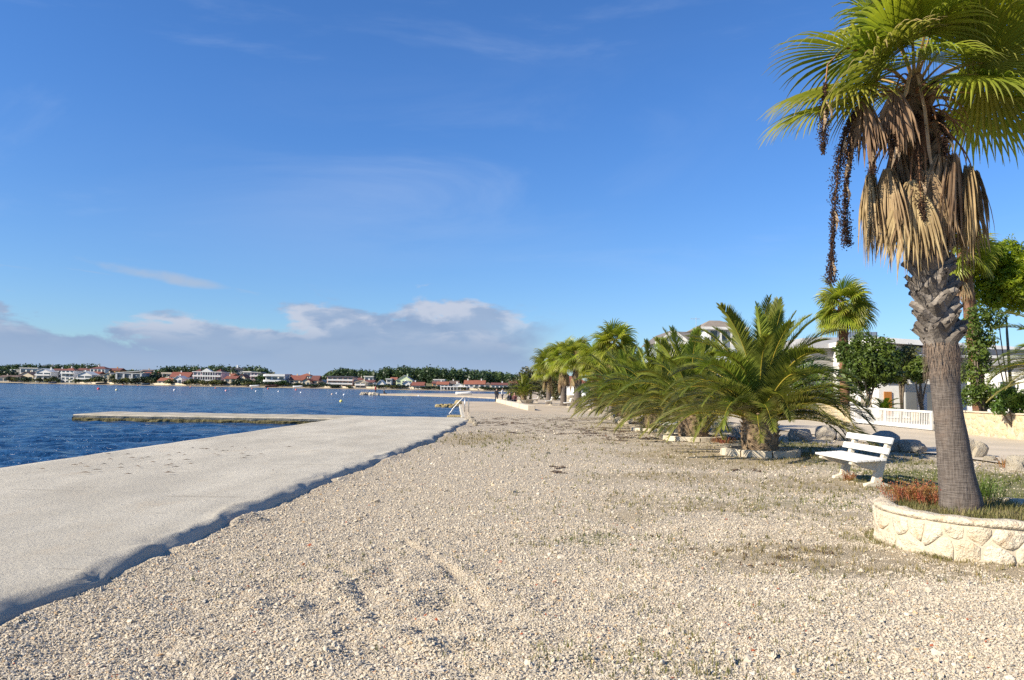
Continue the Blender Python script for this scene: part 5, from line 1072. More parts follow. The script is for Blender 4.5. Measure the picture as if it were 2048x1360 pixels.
def planter():
    rg = random.Random(5); Rr, Hh = 1.07, 0.355; C = (5.10, 8.45, 0)
    t = thing('stone_planter', 'round planter of cream rubble stones holding the tall fan palm', 'planter', C)
    mb = MB(); mb.lathe([(Rr + 0.012, -0.1), (Rr + 0.008, Hh), (Rr - 0.2, Hh), (Rr - 0.2, -0.1)], 72); mb.build('mortar_core', M['mortar'], t, smooth=False)
    n = 84; v = []
    for k in range(n):
        a = 6.2832 * k / n; w = 0.024 * mnoise.noise(Vector((math.cos(a) * 7, math.sin(a) * 7, 0))); g = 0.022 * mnoise.noise(Vector((math.cos(a) * 9, math.sin(a) * 9, 4)))
        for (r, z) in ((Rr + 0.018 + w, Hh - 0.005), (Rr + 0.025 + w, Hh + 0.035), (Rr - 0.01 + w, Hh + 0.058 + g), (Rr - 0.13, Hh + 0.06 + g), (Rr - 0.19 + w, Hh + 0.03), (Rr - 0.2, Hh - 0.01)): v.append((math.cos(a) * r, math.sin(a) * r, z))
    mb = MB(); mb.add(v, [(k*6+q, ((k+1) % n)*6+q, ((k+1) % n)*6+(q+1) % 6, k*6+(q+1) % 6) for k in range(n) for q in range(6)]); mb.build('rim', M['stone'], t, smooth=True)
    circ = 2 * math.pi * Rr; pts = []
    cols = 25
    for row, z in ((0, 0.075), (1, 0.265)):
        for k in range(cols):
            pts.append(((k + 0.5 * row + rg.uniform(-.30, .30)) * circ / cols, z + rg.uniform(-.055, .055)))
    for k in range(7): pts.append((rg.uniform(0, circ), rg.uniform(0.1, 0.3)))
    pts = [(x % circ, y) for x, y in pts]; full = pts + [(x - circ, y) for x, y in pts] + [(x + circ, y) for x, y in pts]
    fm = lambda u, vv, d: (math.cos(u / Rr) * (Rr + d), math.sin(u / Rr) * (Rr + d), vv - 0.01)
    for poly in voronoi_cells(full, circ, Hh): stone_from_cell(poly, fm, rg, 0.0045, 0.024, 13).build('stone', M['stone'], t, smooth=True)
    mb = MB(); n = 40; v = [(0, 0, 0.385)]; f = []
    for j, r in enumerate((0.3, 0.55, 0.75, 0.90)):
        for k in range(n): a = 6.2832 * k / n; v.append((math.cos(a) * r, math.sin(a) * r, 0.385 - 0.05 * (r / 0.90) ** 2 + 0.02 * rg.uniform(-1, 1)))
    f = [(0, 1 + k, 1 + (k + 1) % n) for k in range(n)] + [(1 + j*n + k, 1 + (j+1)*n + k, 1 + (j+1)*n + (k+1) % n, 1 + j*n + (k+1) % n) for j in range(3) for k in range(n)]
    mb.add(v, f); mb.build('soil', mat_plain('planter_soil', (0.16, 0.12, 0.075), (0.10, 0.085, 0.04), 5, 0.95, 0.8, 30, 0.03), t)
planter()

def tuft(mb, c, n, h, spread, rg, w=0.004, dry=(0, 1), lean=0.5, leaves=False):
    for k in range(n):
        a = rg.uniform(0, 6.283); r = spread * rg.random() ** 0.6; b = Vector(c) + Vector((math.cos(a) * r, math.sin(a) * r, 0)); d = Vector((math.cos(a + rg.uniform(-1, 1)), math.sin(a + rg.uniform(-1, 1)), 0))
        hh = h * rg.uniform(0.5, 1.15); sd = Vector((-d.y, d.x, 0)) * w * rg.uniform(.7, 1.4); m = b + d * hh * lean * 0.3 + Vector((0, 0, hh * 0.6)); tp = b + d * hh * lean + Vector((0, 0, hh)); dv = rg.uniform(*dry)
        mb.add([b - sd, b + sd, m + sd * .8, m - sd * .8, tp], [(0, 1, 2, 3), (3, 2, 4)], 0, dv)
        if leaves:
            for q in range(7):
                s = rg.uniform(0.25, 1); p = b.lerp(tp, s); u = Vector((rg.uniform(-1, 1), rg.uniform(-1, 1), rg.uniform(0, 1))).normalized() * 0.022; x = u.cross(Vector((rg.uniform(-1, 1), rg.uniform(-1, 1), 1))).normalized() * 0.006
                mb.add([p, p + u * .5 + x, p + u, p + u * .5 - x], [(0, 1, 2, 3)], 0, dv)
rg = random.Random(9)
pc = Vector((5.10, 8.45, 0.35))
spots = [((1800, 1000), 26, 'low red tinged succulent at the left end of the planter bed'), ((1835, 1003), 34, 'tall red and orange succulent left of the palm trunk in the planter'), ((1868, 1008), 30, 'rusty red succulent touching the left side of the palm trunk')]
for (px, n, lab) in spots:
    p = on_level(px[0], px[1], 0.40); mb = MB(); tuft(mb, (0, 0, 0), n * 5, 0.21, 0.17, rg, 0.002, (0, .7), 0.5, True); o = mb.build('succulent_plant', M['redplant'], attr='dry'); o.location = p; tag(o, lab, 'plant', 'plants in the round planter')
p = on_level(1990, 1003, 0.40); mb = MB(); tuft(mb, (0, 0, 0), 120, 0.24, 0.22, rg, 0.004, (0, .2), 0.5, True); o = mb.build('shrub', M['bush'], attr='dry'); o.location = p + Vector((0, 0.25, 0)); tag(o, 'dark green low shrub right of the palm trunk in the planter', 'plant', 'plants in the round planter')
mb = MB()
for k in range(230):
    a = rg.uniform(0, 6.283); r = 0.86 * rg.random() ** 0.5; c = (pc.x + math.cos(a) * r, pc.y + math.sin(a) * r, 0.345)
    tuft(mb, c, 18, 0.11, 0.09, rg, 0.003, (0.1, 0.9), 0.6)
o = mb.build('grass', M['grass'], attr='dry'); tag(o, 'half dry grass covering the soil of the round planter', 'grass', kind='stuff')
p = on_level(1698, 962); mb = MB(); tuft(mb, (0, 0, 0), 60, 0.17, 0.10, rg, 0.004, (0, .6), 0.4, True); o = mb.build('weed_plant', M['redplant'], attr='dry'); o.location = p; tag(o, 'little reddish weed between the two supports of the near bench', 'plant')
p = on_level(1447, 886); mb = MB(); tuft(mb, (0, 0, 0), 110, 0.22, 0.35, rg, 0.006, (0, .6), 0.5, True); o = mb.build('weed_plant', M['redplant'], attr='dry'); o.location = p; tag(o, 'red weed patch between the first two date palms', 'plant')
p = on_level(2025, 935); mb = MB(); tuft(mb, (0, 0, 0), 90, 0.22, 0.30, rg, 0.006, (0.2, .9), 0.5, True); o = mb.build('weed_plant', M['redplant'], attr='dry'); o.location = p; tag(o, 'rusty weed beside the pale rock at the right edge', 'plant')
p = on_level(1300, 862); mb = MB(); tuft(mb, (0, 0, 0), 90, 0.35, 0.35, rg, 0.012, (0.0, .3), 0.7); o = mb.build('weed_plant', M['grass'], attr='dry'); o.location = p; tag(o, 'green tuft at the foot of the third date palm', 'plant')

# short grass growing through the gravel
def build_grass():
    g = np.random.default_rng(8); n = 60000; y = 4.0 * (38 / 4.0) ** g.random(n); x = g.uniform(-2.6, 0.72 * y + 0.6)
    f = green_f(x, y) + 0.35 * dirt_f(x, y); f = f * (0.3 + 1.5 * np.clip(fbm(x, y, 2.5, 51, 3) + 0.5, 0, 1) ** 2); keep = (g.random(n) < f * 0.8) & (np.hypot(x - 5.10, y - 8.45) > 1.13) & (x < 11.3); x, y = x[keep], y[keep]
    tuftn = 3; x = np.repeat(x, tuftn) + g.normal(0, 0.015, len(x) * tuftn); y = np.repeat(y, tuftn) + g.normal(0, 0.015, len(y) * tuftn)
    z = ground_h(x, y); m = len(x); h = g.uniform(0.015, 0.05, m) * (1 + 0.04 * y); a = g.random(m) * 6.283; w = 0.0022 + 0.0004 * y; le = g.normal(0, 0.5, m) * h
    b0 = np.stack([x - np.cos(a) * w, y - np.sin(a) * w, z - 0.004], -1); b1 = np.stack([x + np.cos(a) * w, y + np.sin(a) * w, z - 0.004], -1); t_ = np.stack([x - np.sin(a) * le, y + np.cos(a) * le, z + h], -1)
    me = np_mesh('grass', np.stack([b0, b1, t_], 1).reshape(-1, 3), np.arange(3 * m).reshape(-1, 3), 3); me.materials.append(M['grass'])
    dv = np.clip(0.35 + 0.5 * dirt_f(x, y) - 0.35 * green_f(x, y) + g.normal(0, .25, m), 0, 1); me.attributes.new('dry', 'FLOAT', 'POINT').data.foreach_set('value', np.repeat(dv, 3).astype(np.float32))
    tag(link('grass', me), 'thin short grass growing through the gravel under the palms', 'grass', kind='stuff')
    # grass along the foot of the planter
    mb = MB(); r_ = random.Random(4)
    for k in range(170):
        an = r_.uniform(2.2, 6.0); c = (5.10 + math.cos(an) * 1.14, 8.45 + math.sin(an) * 1.14, 0.0)
        if mnoise.noise(Vector((an * 3, 0, 0))) + 0.25 > r_.random() * 0.7: tuft(mb, c, 9, 0.055, 0.05, r_, 0.0028, (0.1, 1), 0.7)
    o = mb.build('grass', M['grass'], attr='dry'); tag(o, 'dry grass fringe at the foot of the round planter', 'grass', kind='stuff')
    # dark washed-up weed
    mb = MB(); pats = [(1150, 860, 1.6, 1.6, 60), (1200, 872, 1.6, 1.0, 40), (1010, 848, 1.4, 1.2, 40), (1080, 838, 2.5, 1.4, 55), (1260, 868, 2.0, 1.5, 40), (1330, 880, 1.5, 1.2, 40), (1130, 850, 2.5, 2.5, 50), (960, 846, 1.0, 1.0, 25), (1180, 838, 2.5, 1.0, 30), (1490, 940, .5, .2, 4), (1130, 945, .5, .4, 5), (1280, 1072, .1, .06, 2), (1500, 1100, 0.5, 0.25, 12), (1560, 1120, 0.5, 0.25, 14)]
    for (px, py, rx, ry, n) in pats:
        c = on_level(px, py, -0.01)
        for k in range(n):
            x, y = c.x + r_.gauss(0, rx), c.y + r_.gauss(0, ry); z = float(ground_h(np.array([x]), np.array([y]))[0]) - 0.10 * max(0, min(1, (y - 35) / 25)) + 0.006; l = r_.uniform(0.15, 0.60) * (1 if c.y > 15 else 0.2); a = r_.gauss(0, 0.5)
            for q in range(5):
                s = r_.uniform(-.5, .5) * l; xx, yy = x + math.cos(a) * s, y + math.sin(a) * s + r_.gauss(0, l * .12); w = l * r_.uniform(.05, .14); hh = r_.uniform(.006, .03); b = a + r_.gauss(0, .4); ll = l * r_.uniform(.15, .3)
                if xx < deck_edge(yy) + 0.3: continue
                d = Vector((math.cos(b), math.sin(b), 0)); sd = Vector((-d.y, d.x, 0)); p = Vector((xx, yy, z))
                mb.add([p - d*ll, p - sd*w + Vector((0,0,hh*.5)), p + d*ll, p + sd*w + Vector((0,0,hh*.5)), p + Vector((0, 0, hh))], [(0, 1, 4), (1, 2, 4), (2, 3, 4), (3, 0, 4)])
    o = mb.build('debris', M['weed']); tag(o, 'dark dried seaweed and palm litter scattered on the gravel', 'debris', kind='stuff')
    mb = MB()
    for (px, py, rx, ry, n) in ((420, 900, .8, .9, 14), (380, 915, .9, .5, 12), (260, 928, .6, .3, 6), (320, 930, 1.0, .4, 8), (120, 940, 1.2, .4, 8)):
        c = on_level(px, py, 0.14)
        for k in range(n):
            x, y = c.x + r_.gauss(0, rx), c.y + r_.gauss(0, ry); l = r_.uniform(.03, .10); a = r_.gauss(0, .4); d = Vector((math.cos(a), math.sin(a), 0)); sd = Vector((-d.y, d.x, 0)); p = Vector((x, y, 0.138)); w = l * r_.uniform(.08, .2)
            mb.add([p - d*l, p - sd*w + Vector((0,0,.008)), p + d*l, p + sd*w + Vector((0,0,.008)), p + Vector((0, 0, .02))], [(0, 1, 4), (1, 2, 4), (2, 3, 4), (3, 0, 4)])
    o = mb.build('debris', M['weed']); tag(o, 'scraps of dried seaweed lying on the concrete platform', 'debris', kind='stuff')
build_grass()

# ================================================================== benches
def make_bench():
    t = thing('bench', 'x', 'bench')
    sidep = [(-0.22, 0), (0.24, 0), (0.22, 0.045), (0.08, 0.085), (0.115, 0.27), (0.15, 0.40), (0.30, 0.83), (0.22, 0.855), (0.075, 0.455), (-0.45, 0.415), (-0.455, 0.375), (-0.02, 0.265), (-0.075, 0.085), (-0.20, 0.05)]
    for y in (-0.62, 0.62): mb = MB(); mb.prism(sidep, y - 0.055, y + 0.055); me = mb.mesh('support', M['bench_concrete']); recalc(me); link('support', me, t, bevel=0.012)
    for k in range(5):
        x = -0.40 + k * 0.105; z = 0.425 + 0.083 * (x + 0.45) * 0.9 + 0.022; mb = MB(); mb.box(-0.045, 0.045, -0.86, 0.86, -0.019, 0.019); o = mb.build('seat_slat', M['white_paint'], t, bevel=0.005); o.location = (x, 0, z); o.rotation_euler = (0, -0.077, 0)
    for (s,) in ((0.42,), (0.86,)):
        x = 0.075 + (0.22 - 0.075) * s - 0.012; z = 0.455 + 0.40 * s; mb = MB(); mb.box(-0.019, 0.019, -0.86, 0.86, -0.055, 0.055); o = mb.build('back_slat', M['white_paint'], t, bevel=0.006); o.location = (x - 0.012, 0, z); o.rotation_euler = (0, 0.35, 0)
    return t
b0 = make_bench()
BN = [((6.30, 14.2, 0.0), 0.02, 'white slatted bench with cream supports nearest to the round planter'), ((5.65, 27.4, -0.01), 0.0, 'white bench half hidden between the second and third date palm'), ((6.1, 61, -0.09), 0.1, 'white bench beside the thick fan palm, right of the stone blocks'), ((5.2, 70.5, -0.1), 0.0, 'white bench standing under the second fan palm'), ((3.9, 78.5, -0.1), 0.0, 'white bench right of the leftmost fan palm'), ((3.0, 92, -0.1), 0.0, 'farthest white bench behind the small date palm')]
for i, (l, rz, lab) in enumerate(BN):
    o = b0 if i == 0 else copy_tree(b0); o.location = l; o.rotation_euler = (0, 0, rz); tag(o, lab, 'bench', 'white benches facing the sea')

# ================================================================== rocks
def rock_mesh(seed, mat, sub=3, amp=0.35):
    bm = bmesh.new(); bmesh.ops.create_icosphere(bm, subdivisions=sub, radius=1.0); o = Vector((seed * 3.7, seed * 1.3, seed * 2.1))
    for v in bm.verts:
        d = v.co.normalized(); k = 1 + amp * mnoise.noise(d * 1.3 + o) + amp * 0.45 * mnoise.noise(d * 3.1 + o) + amp * 0.15 * mnoise.noise(d * 8 + o)
        c = [max(-0.92, min(0.92, q)) for q in d * k]; v.co = Vector(c)
    me = bpy.data.meshes.new('rock'); bm.to_mesh(me); bm.free(); me.materials.append(mat); return me
def rock(px, py, w, h, mat, label, seed, group=None, dep=None, z=0.0, name='rock', cat='rock'):
    p = on_level(px, py, z); o = link(name, rock_mesh(seed, mat)); s = p.y / FPX * w / 2 / 0.8; hz = p.y / FPX * h / 1.35; o.location = (p.x, p.y + s * 0.5, z + hz * 0.42); o.scale = (s, dep or s * 0.85, hz); o.rotation_euler = (0, 0, seed * 1.1); return tag(o, label, cat, group)
RG = 'rocks lining the lane'; OR9 = ['first ', 'second ', 'third ', 'fourth ', 'fifth ', 'sixth ', 'seventh ', 'eighth ', 'ninth ']
rock(1778, 903, 58, 40, M['rock'], 'big dark rounded boulder right behind the near bench', 1, RG)
rock(1828, 906, 46, 26, M['rock'], 'knobbly grey rock between the bench and the palm trunk', 2, RG)
rock(1953, 917, 46, 40, M['rock_pale'], 'pale angular rock just right of the palm trunk', 3, RG)
rock(2042, 945, 40, 34, M['rock_pale'], 'cream rock cut by the right edge of the picture', 4, RG)
rock(1658, 880, 34, 28, M['rock'], 'grey rock left of the bench backrest, in the palm shade', 5, RG)
rock(1605, 882, 40, 24, M['rock'], 'low grey rock in the shade right of the big date palm', 6, RG)
rock(1690, 882, 22, 14, M['rock'], 'small flat grey rock beside the bench end', 7, RG)
rock(1985, 924, 22, 12, M['rock_pale'], 'small pale stone on the lane edge near the right side', 8, RG)
rock(1485, 872, 30, 24, M['rock'], 'dark rock between the trunks of the first two date palms', 9, RG)
rock(1222, 838, 22, 13, M['rock_pale'], 'pale rock left of the third date palm', 10, RG)
rock(1180, 815, 26, 22, M['rock_pale'], 'large pale rock under the fronds of the fifth date palm', 11, RG)
rock(1265, 848, 60, 16, M['rock_pale'], 'flat pale slab at the foot of the fourth date palm', 12, RG)
rock(1140, 806, 22, 16, M['rock_pale'], 'white stone block beside the second fan palm', 13, RG)
for i, (px, py, w, h) in enumerate(((876, 815.5, 12, 7), (884, 815.5, 11, 8), (892, 815.8, 11, 8), (899, 815.8, 11, 8.5), (906, 815.5, 11, 8), (912, 814.5, 10, 9), (888, 816.5, 9, 6), (902, 816.8, 9, 6), (916, 813, 12, 13))):
    rock(px, py, w, h, M['rock_wet'], OR9[i] + 'brown weedy rock of the small groyne beside the promenade, counted from the sea', 20 + i, 'rocks of the small groyne', z=WATER - 0.05)
for i, (px, py, w, h) in enumerate(((726, 790, 9, 6), (733, 790, 9, 6.5), (741, 790.3, 9, 6), (748, 790.5, 9, 6), (755, 790.6, 8, 5))):
    rock(px, py, w, h, M['rock_pale'], OR9[i] + 'pale rounded rock from the tip of the sand spit', 40 + i, 'rocks on the spit tip', z=WATER)
for i, (px, py, w, h) in enumerate(((936, 843, 16, 8), (944, 846, 14, 10), (928, 839, 14, 5), (950, 850, 10, 7), (940, 838, 12, 6))):
    rock(px, py, w, h, M['rock_pale'], ['broken concrete lump low against the far platform corner', 'biggest concrete lump at the far corner of the platform', 'flat broken concrete slab at the water side of the platform corner', 'concrete lump at the gravel side of the platform corner', 'broken lump behind the others at the platform corner'][i], 50 + i, 'rubble at the platform corner', z=0.03)

# ================================================================== garden wall and gate
def build_wall(y0, y1, label, n):
    rg = random.Random(int(y0)); x = 18.2; H_ = 0.92; L = y1 - y0; t = thing('garden_wall', label, 'wall', (x, y0, 0))
    mb = MB(); mb.box(0, 0.3, 0, L, -0.1, H_); mb.build('mortar_core', M['mortar'], t)
    mb = MB(); mb.box(-0.06, 0.36, -0.02, L + 0.02, H_ + 0.003, H_ + 0.06); mb.build('coping', M['block'], t, bevel=0.01)
    pts = [(rg.uniform(0, L), rg.uniform(0, H_)) for _ in range(n)]
    for _ in range(3):                                                # spread the seeds evenly
        for i, (a, b) in enumerate(pts):
            fx = fy = 0
            for j, (c, d) in enumerate(pts):
                if i != j:
                    dx, dy = a - c, b - d; q = dx * dx + dy * dy
                    if q < 0.2: fx += dx / (q + .01) * .004; fy += dy / (q + .01) * .004
            pts[i] = (min(L - .05, max(.05, a + fx)), min(H_ - .05, max(.05, b + fy)))
    ext = pts + [(-a, b) for a, b in pts if a < 1] + [(2 * L - a, b) for a, b in pts if a > L - 1]
    for poly in voronoi_cells(ext, L, H_):
        stone_from_cell(poly, lambda u, v, d: (-d, u, v), rg, 0.003, 0.012, 9).build('stone', M['ystone'], t, smooth=True)
build_wall(16.0, 33.4, 'yellow stone garden wall right of the white sliding gate', 190)
build_wall(41.6, 46.5, 'short piece of yellow stone wall left of the white gate', 60)
def gate():
    t = thing('sliding_gate', 'white slatted sliding gate in the yellow garden wall', 'gate', (18.12, 33.7, 0)); L = 7.6; w = M['white_paint']
    for (z0, z1, nm) in ((0.08, 0.26, 'bottom_rail'), (0.80, 0.90, 'top_rail')): mb = MB(); mb.box(-0.04, 0.04, 0, L, z0, z1); mb.build(nm, w, t, bevel=0.006)
    for y in (0, L * 0.55, L - 0.1): mb = MB(); mb.box(-0.045, 0.045, y, y + 0.1, 0.263, 0.797); mb.build('stile', w, t)
    mb = MB(); mb.box(-0.006, 0.006, -0.026, 0.026, 0.262, 0.798); me = mb.mesh('slat', w)
    for k in range(52): o = link('slat', me, t); o.location = (0, 0.2 + k * (L - 0.4) / 51, 0)
    for y in (1.0, L - 1.0): mb = MB(); mb.tube([(-0.02, y, 0.06), (0.02, y, 0.06)], 0.06, 10); mb.build('roller', M['metal'], t)
gate()
mb = MB(); mb.box(-0.16, 0.16, -0.16, 0.16, 0, 1.02); mb.box(-0.19, 0.19, -0.19, 0.19, 1.023, 1.08); o = mb.build('gate_post', M['white_paint'], bevel=0.01); o.location = (18.2, 41.5, 0); tag(o, 'white gate post at the left end of the sliding gate', 'post')
for i, (y, lab) in enumerate(((27.6, 'left one of two rough stones lying on the wall coping'), (26.6, 'right one of two rough stones lying on the wall coping'))):
    o = link('cap_stone', rock_mesh(60 + i, M['rock_pale'])); o.location = (18.4, y, 1.07); o.scale = (0.26, 0.34, 0.14); tag(o, lab, 'stone', 'stones on the garden wall')

# ================================================================== garden trees
def tree(loc, h, blobs, n, size, mat, label, trunk=((0, 0, 0), (0.1, 0, 1.0)), tr=0.09, name='garden_tree', cat='tree', seed=1, shell=0.5, limbs=5, group='garden trees behind the wall', aspect=0.45):
    rg = np.random.default_rng(seed); t = thing(name, label, cat, loc, 0, group)
    v, f = leaf_cloud(blobs, n, size, rg, shell, 0.35, aspect); me = np_mesh('crown', v, f); me.materials.append(mat); link('crown', me, t)
    mb = MB(); c = np.mean(np.array(blobs)[:, :3], 0); mb.tube([(0, 0, -0.1), (0.05 * h, 0.02, h * 0.25), tuple(c * np.array((0.6, 0.6, 0.75)))], [tr * 1.2, tr, tr * 0.6], 8)
    for k in range(limbs):
        b = blobs[k % len(blobs)]; mb.tube([(0.03 * h, 0, h * (0.15 + 0.05 * k)), (b[0] * 0.5, b[1] * 0.5, h * 0.25 + b[2] * 0.4), (b[0], b[1], b[2])], [tr * 0.6, tr * 0.45, tr * 0.15], 6)
    mb.build('trunk', M['bark'], t, smooth=True); return t
def blobs_px(cx, base_y, D, list_px, dz=0.0):
    """crown lumps given as seen discs (x, y, radius) at depth D"""
    b = at_depth(cx, base_y, D); b.z = 0; o = []; r_ = random.Random(int(cx))
    for (x, y, r) in list_px:
        p = at_depth(x, y, D); q = r * D / FPX; o.append((p.x - b.x, r_.uniform(-.6, .6) * q * 1.2, p.z, q, q * 1.1, q))
    return b, o
b, B = blobs_px(1735, 815, 43, [(1700, 705, 24), (1730, 690, 26), (1760, 700, 26), (1720, 730, 32), (1755, 735, 34), (1735, 760, 28), (1775, 745, 24), (1785, 715, 18), (1700, 745, 20)])
tree(b, 3.0, B, 9000, 0.10, M['bush'], 'dense dark green oleander tree behind the gate', seed=2)
b, B = blobs_px(1800, 815, 47, [(1795, 720, 20), (1812, 708, 18), (1800, 745, 22), (1815, 735, 14)])
tree(b, 3.0, B, 3000, 0.09, M['olive'], 'thin yellowish tree right of the oleander', seed=3)
b, B = blobs_px(1840, 812, 45, [(1830, 740, 16), (1848, 730, 18), (1838, 750, 16), (1860, 742, 14)])
tree(b, 3.0, B, 3000, 0.09, M['bush_light'], 'light green citrus tree just left of the big palm trunk', seed=4)
b, B = blobs_px(2015, 830, 34, [(1965, 545, 24), (1990, 520, 30), (2025, 510, 34), (2050, 540, 40), (1975, 580, 26), (2010, 570, 34), (2045, 590, 34), (1990, 600, 20), (2080, 560, 40)])
tree(b, 5.0, B, 24000, 0.085, M['pine'], 'bright green pine crown at the right edge', seed=5, shell=0.6, tr=0.05, aspect=0.35, limbs=3)
b, B = blobs_px(1960, 830, 31, [(1940, 660, 20), (1955, 630, 22), (1950, 700, 24), (1945, 745, 24), (1940, 790, 22), (1965, 780, 24), (1970, 680, 20), (1985, 640, 22), (1990, 800, 22), (1968, 730, 20)])
tree(b, 3.0, B, 7500, 0.06, M['bush_light'], 'tall leafy shrub climbing beside the reddish palm trunk', seed=6)
b, B = blobs_px(2030, 832, 28.5, [(2010, 790, 22), (2035, 810, 20), (2060, 800, 24), (1998, 815, 14)])
tree(b, 1.0, B, 4000, 0.06, M['bush'], 'dark leafy shrub behind the wall stones at right', seed=7)
b, B = blobs_px(1665, 830, 47, [(1640, 760, 26), (1665, 790, 22), (1690, 785, 18), (1620, 740, 22), (1650, 805, 16)])
tree(b, 2.0, B, 3000, 0.07, M['bush'], 'dark shrub behind the big date palm, left of the gate', seed=8)
b, B = blobs_px(1720, 820, 44, [(1720, 812, 9), (1735, 808, 10), (1705, 815, 8)])
tree(b, 1.0, B, 500, 0.06, M['bush_light'], 'low shrub just behind the left part of the gate', seed=9)
def bare_shrub():
    p = at_depth(1722, 825, 42.6); p.z = 0; t = thing('bare_shrub', 'bare pale branched shrub behind the left part of the gate', 'shrub', p, 0, 'garden trees behind the wall'); r_ = random.Random(3)
    for k in range(9):
        a = k * 0.7; q = Vector((0, 0, 0)); path = [q.copy()]; d = Vector((math.cos(a) * .4, math.sin(a) * .4, 1)).normalized()
        for j in range(6): d = (d + Vector((r_.uniform(-.3, .3), r_.uniform(-.3, .3), .1))).normalized(); q = q + d * 0.27; path.append(q.copy())
        mb = MB(); mb.tube(path, [0.05, .045, .04, .036, .03, .026, .022], 6); mb.build('branch', wallmat((0.42, 0.36, 0.29)), t, smooth=True)
bare_shrub()
def cycad():
    p = at_depth(1768, 815, 44); p.z = 0; t = thing('cycad', 'small bright green cycad behind the gate', 'plant', p, 0, 'garden trees behind the wall'); r_ = random.Random(5)
    mb = MB(); mb.lathe([(0.16, 0), (0.18, 0.35), (0.1, 0.6), (0.02, 0.7)], 12); mb.build('trunk', M['boot_tan'], t)
    me = [date_frond(r_, 1.15, e, 60, 30, 0.2, 0, 0.05, pw=0.012).mesh('frond', [M['pine'], M['rachis']], attr='dry') for e in (70, 50, 30)]
    for k in range(20): o = link('frond', me[k % 3], t); o.location = (0, 0, 0.6); o.rotation_euler = (0, 0, k * 2.4)
cycad()
# shrubs and trees beside the promenade and behind the date palms
b, B = blobs_px(1060, 800, 118, [(1040, 770, 22), (1060, 760, 22), (1050, 745, 12), (1075, 765, 22), (1064, 746, 9), (1030, 782, 16), (1090, 780, 20)])
tree(b, 4, B, 3600, 0.16, M['olive'], 'brown green tamarisk behind the small date palm', seed=11, group='trees beside the promenade', tr=.16)
b, B = blobs_px(1110, 798, 112, [(1100, 770, 18), (1118, 765, 18), (1112, 785, 14), (1125, 778, 14)])
tree(b, 4, B, 2200, 0.16, M['olive'], 'dark tamarisk between the first two fan palms', seed=12, group='trees beside the promenade', tr=.16)
b, B = blobs_px(1185, 805, 74, [(1175, 745, 14), (1190, 760, 18), (1180, 775, 18), (1200, 740, 16), (1215, 765, 20), (1205, 785, 18)])
tree(b, 3, B, 3200, 0.10, M['bush'], 'dark green shrub behind the fan palm with long straw skirt', seed=13, group='trees beside the promenade')
b, B = blobs_px(1260, 815, 66, [(1235, 770, 22), (1260, 760, 24), (1290, 765, 24), (1320, 760, 24), (1350, 765, 22), (1250, 790, 20), (1300, 790, 20), (1340, 790, 20)])
tree(b, 3, B, 5200, 0.10, M['bush'], 'dark hedge like tree mass behind the date palm row', seed=14, group='trees beside the promenade')
b, B = blobs_px(1590, 815, 60, [(1420, 770, 22), (1470, 765, 24), (1520, 770, 26), (1570, 765, 26), (1610, 755, 26), (1450, 795, 20), (1500, 795, 22), (1560, 795, 22), (1600, 790, 22)])
tree(b, 3, B, 6500, 0.09, M['bush'], 'dark garden hedge seen between the big date palm trunks', seed=15, name='hedge', cat='hedge')

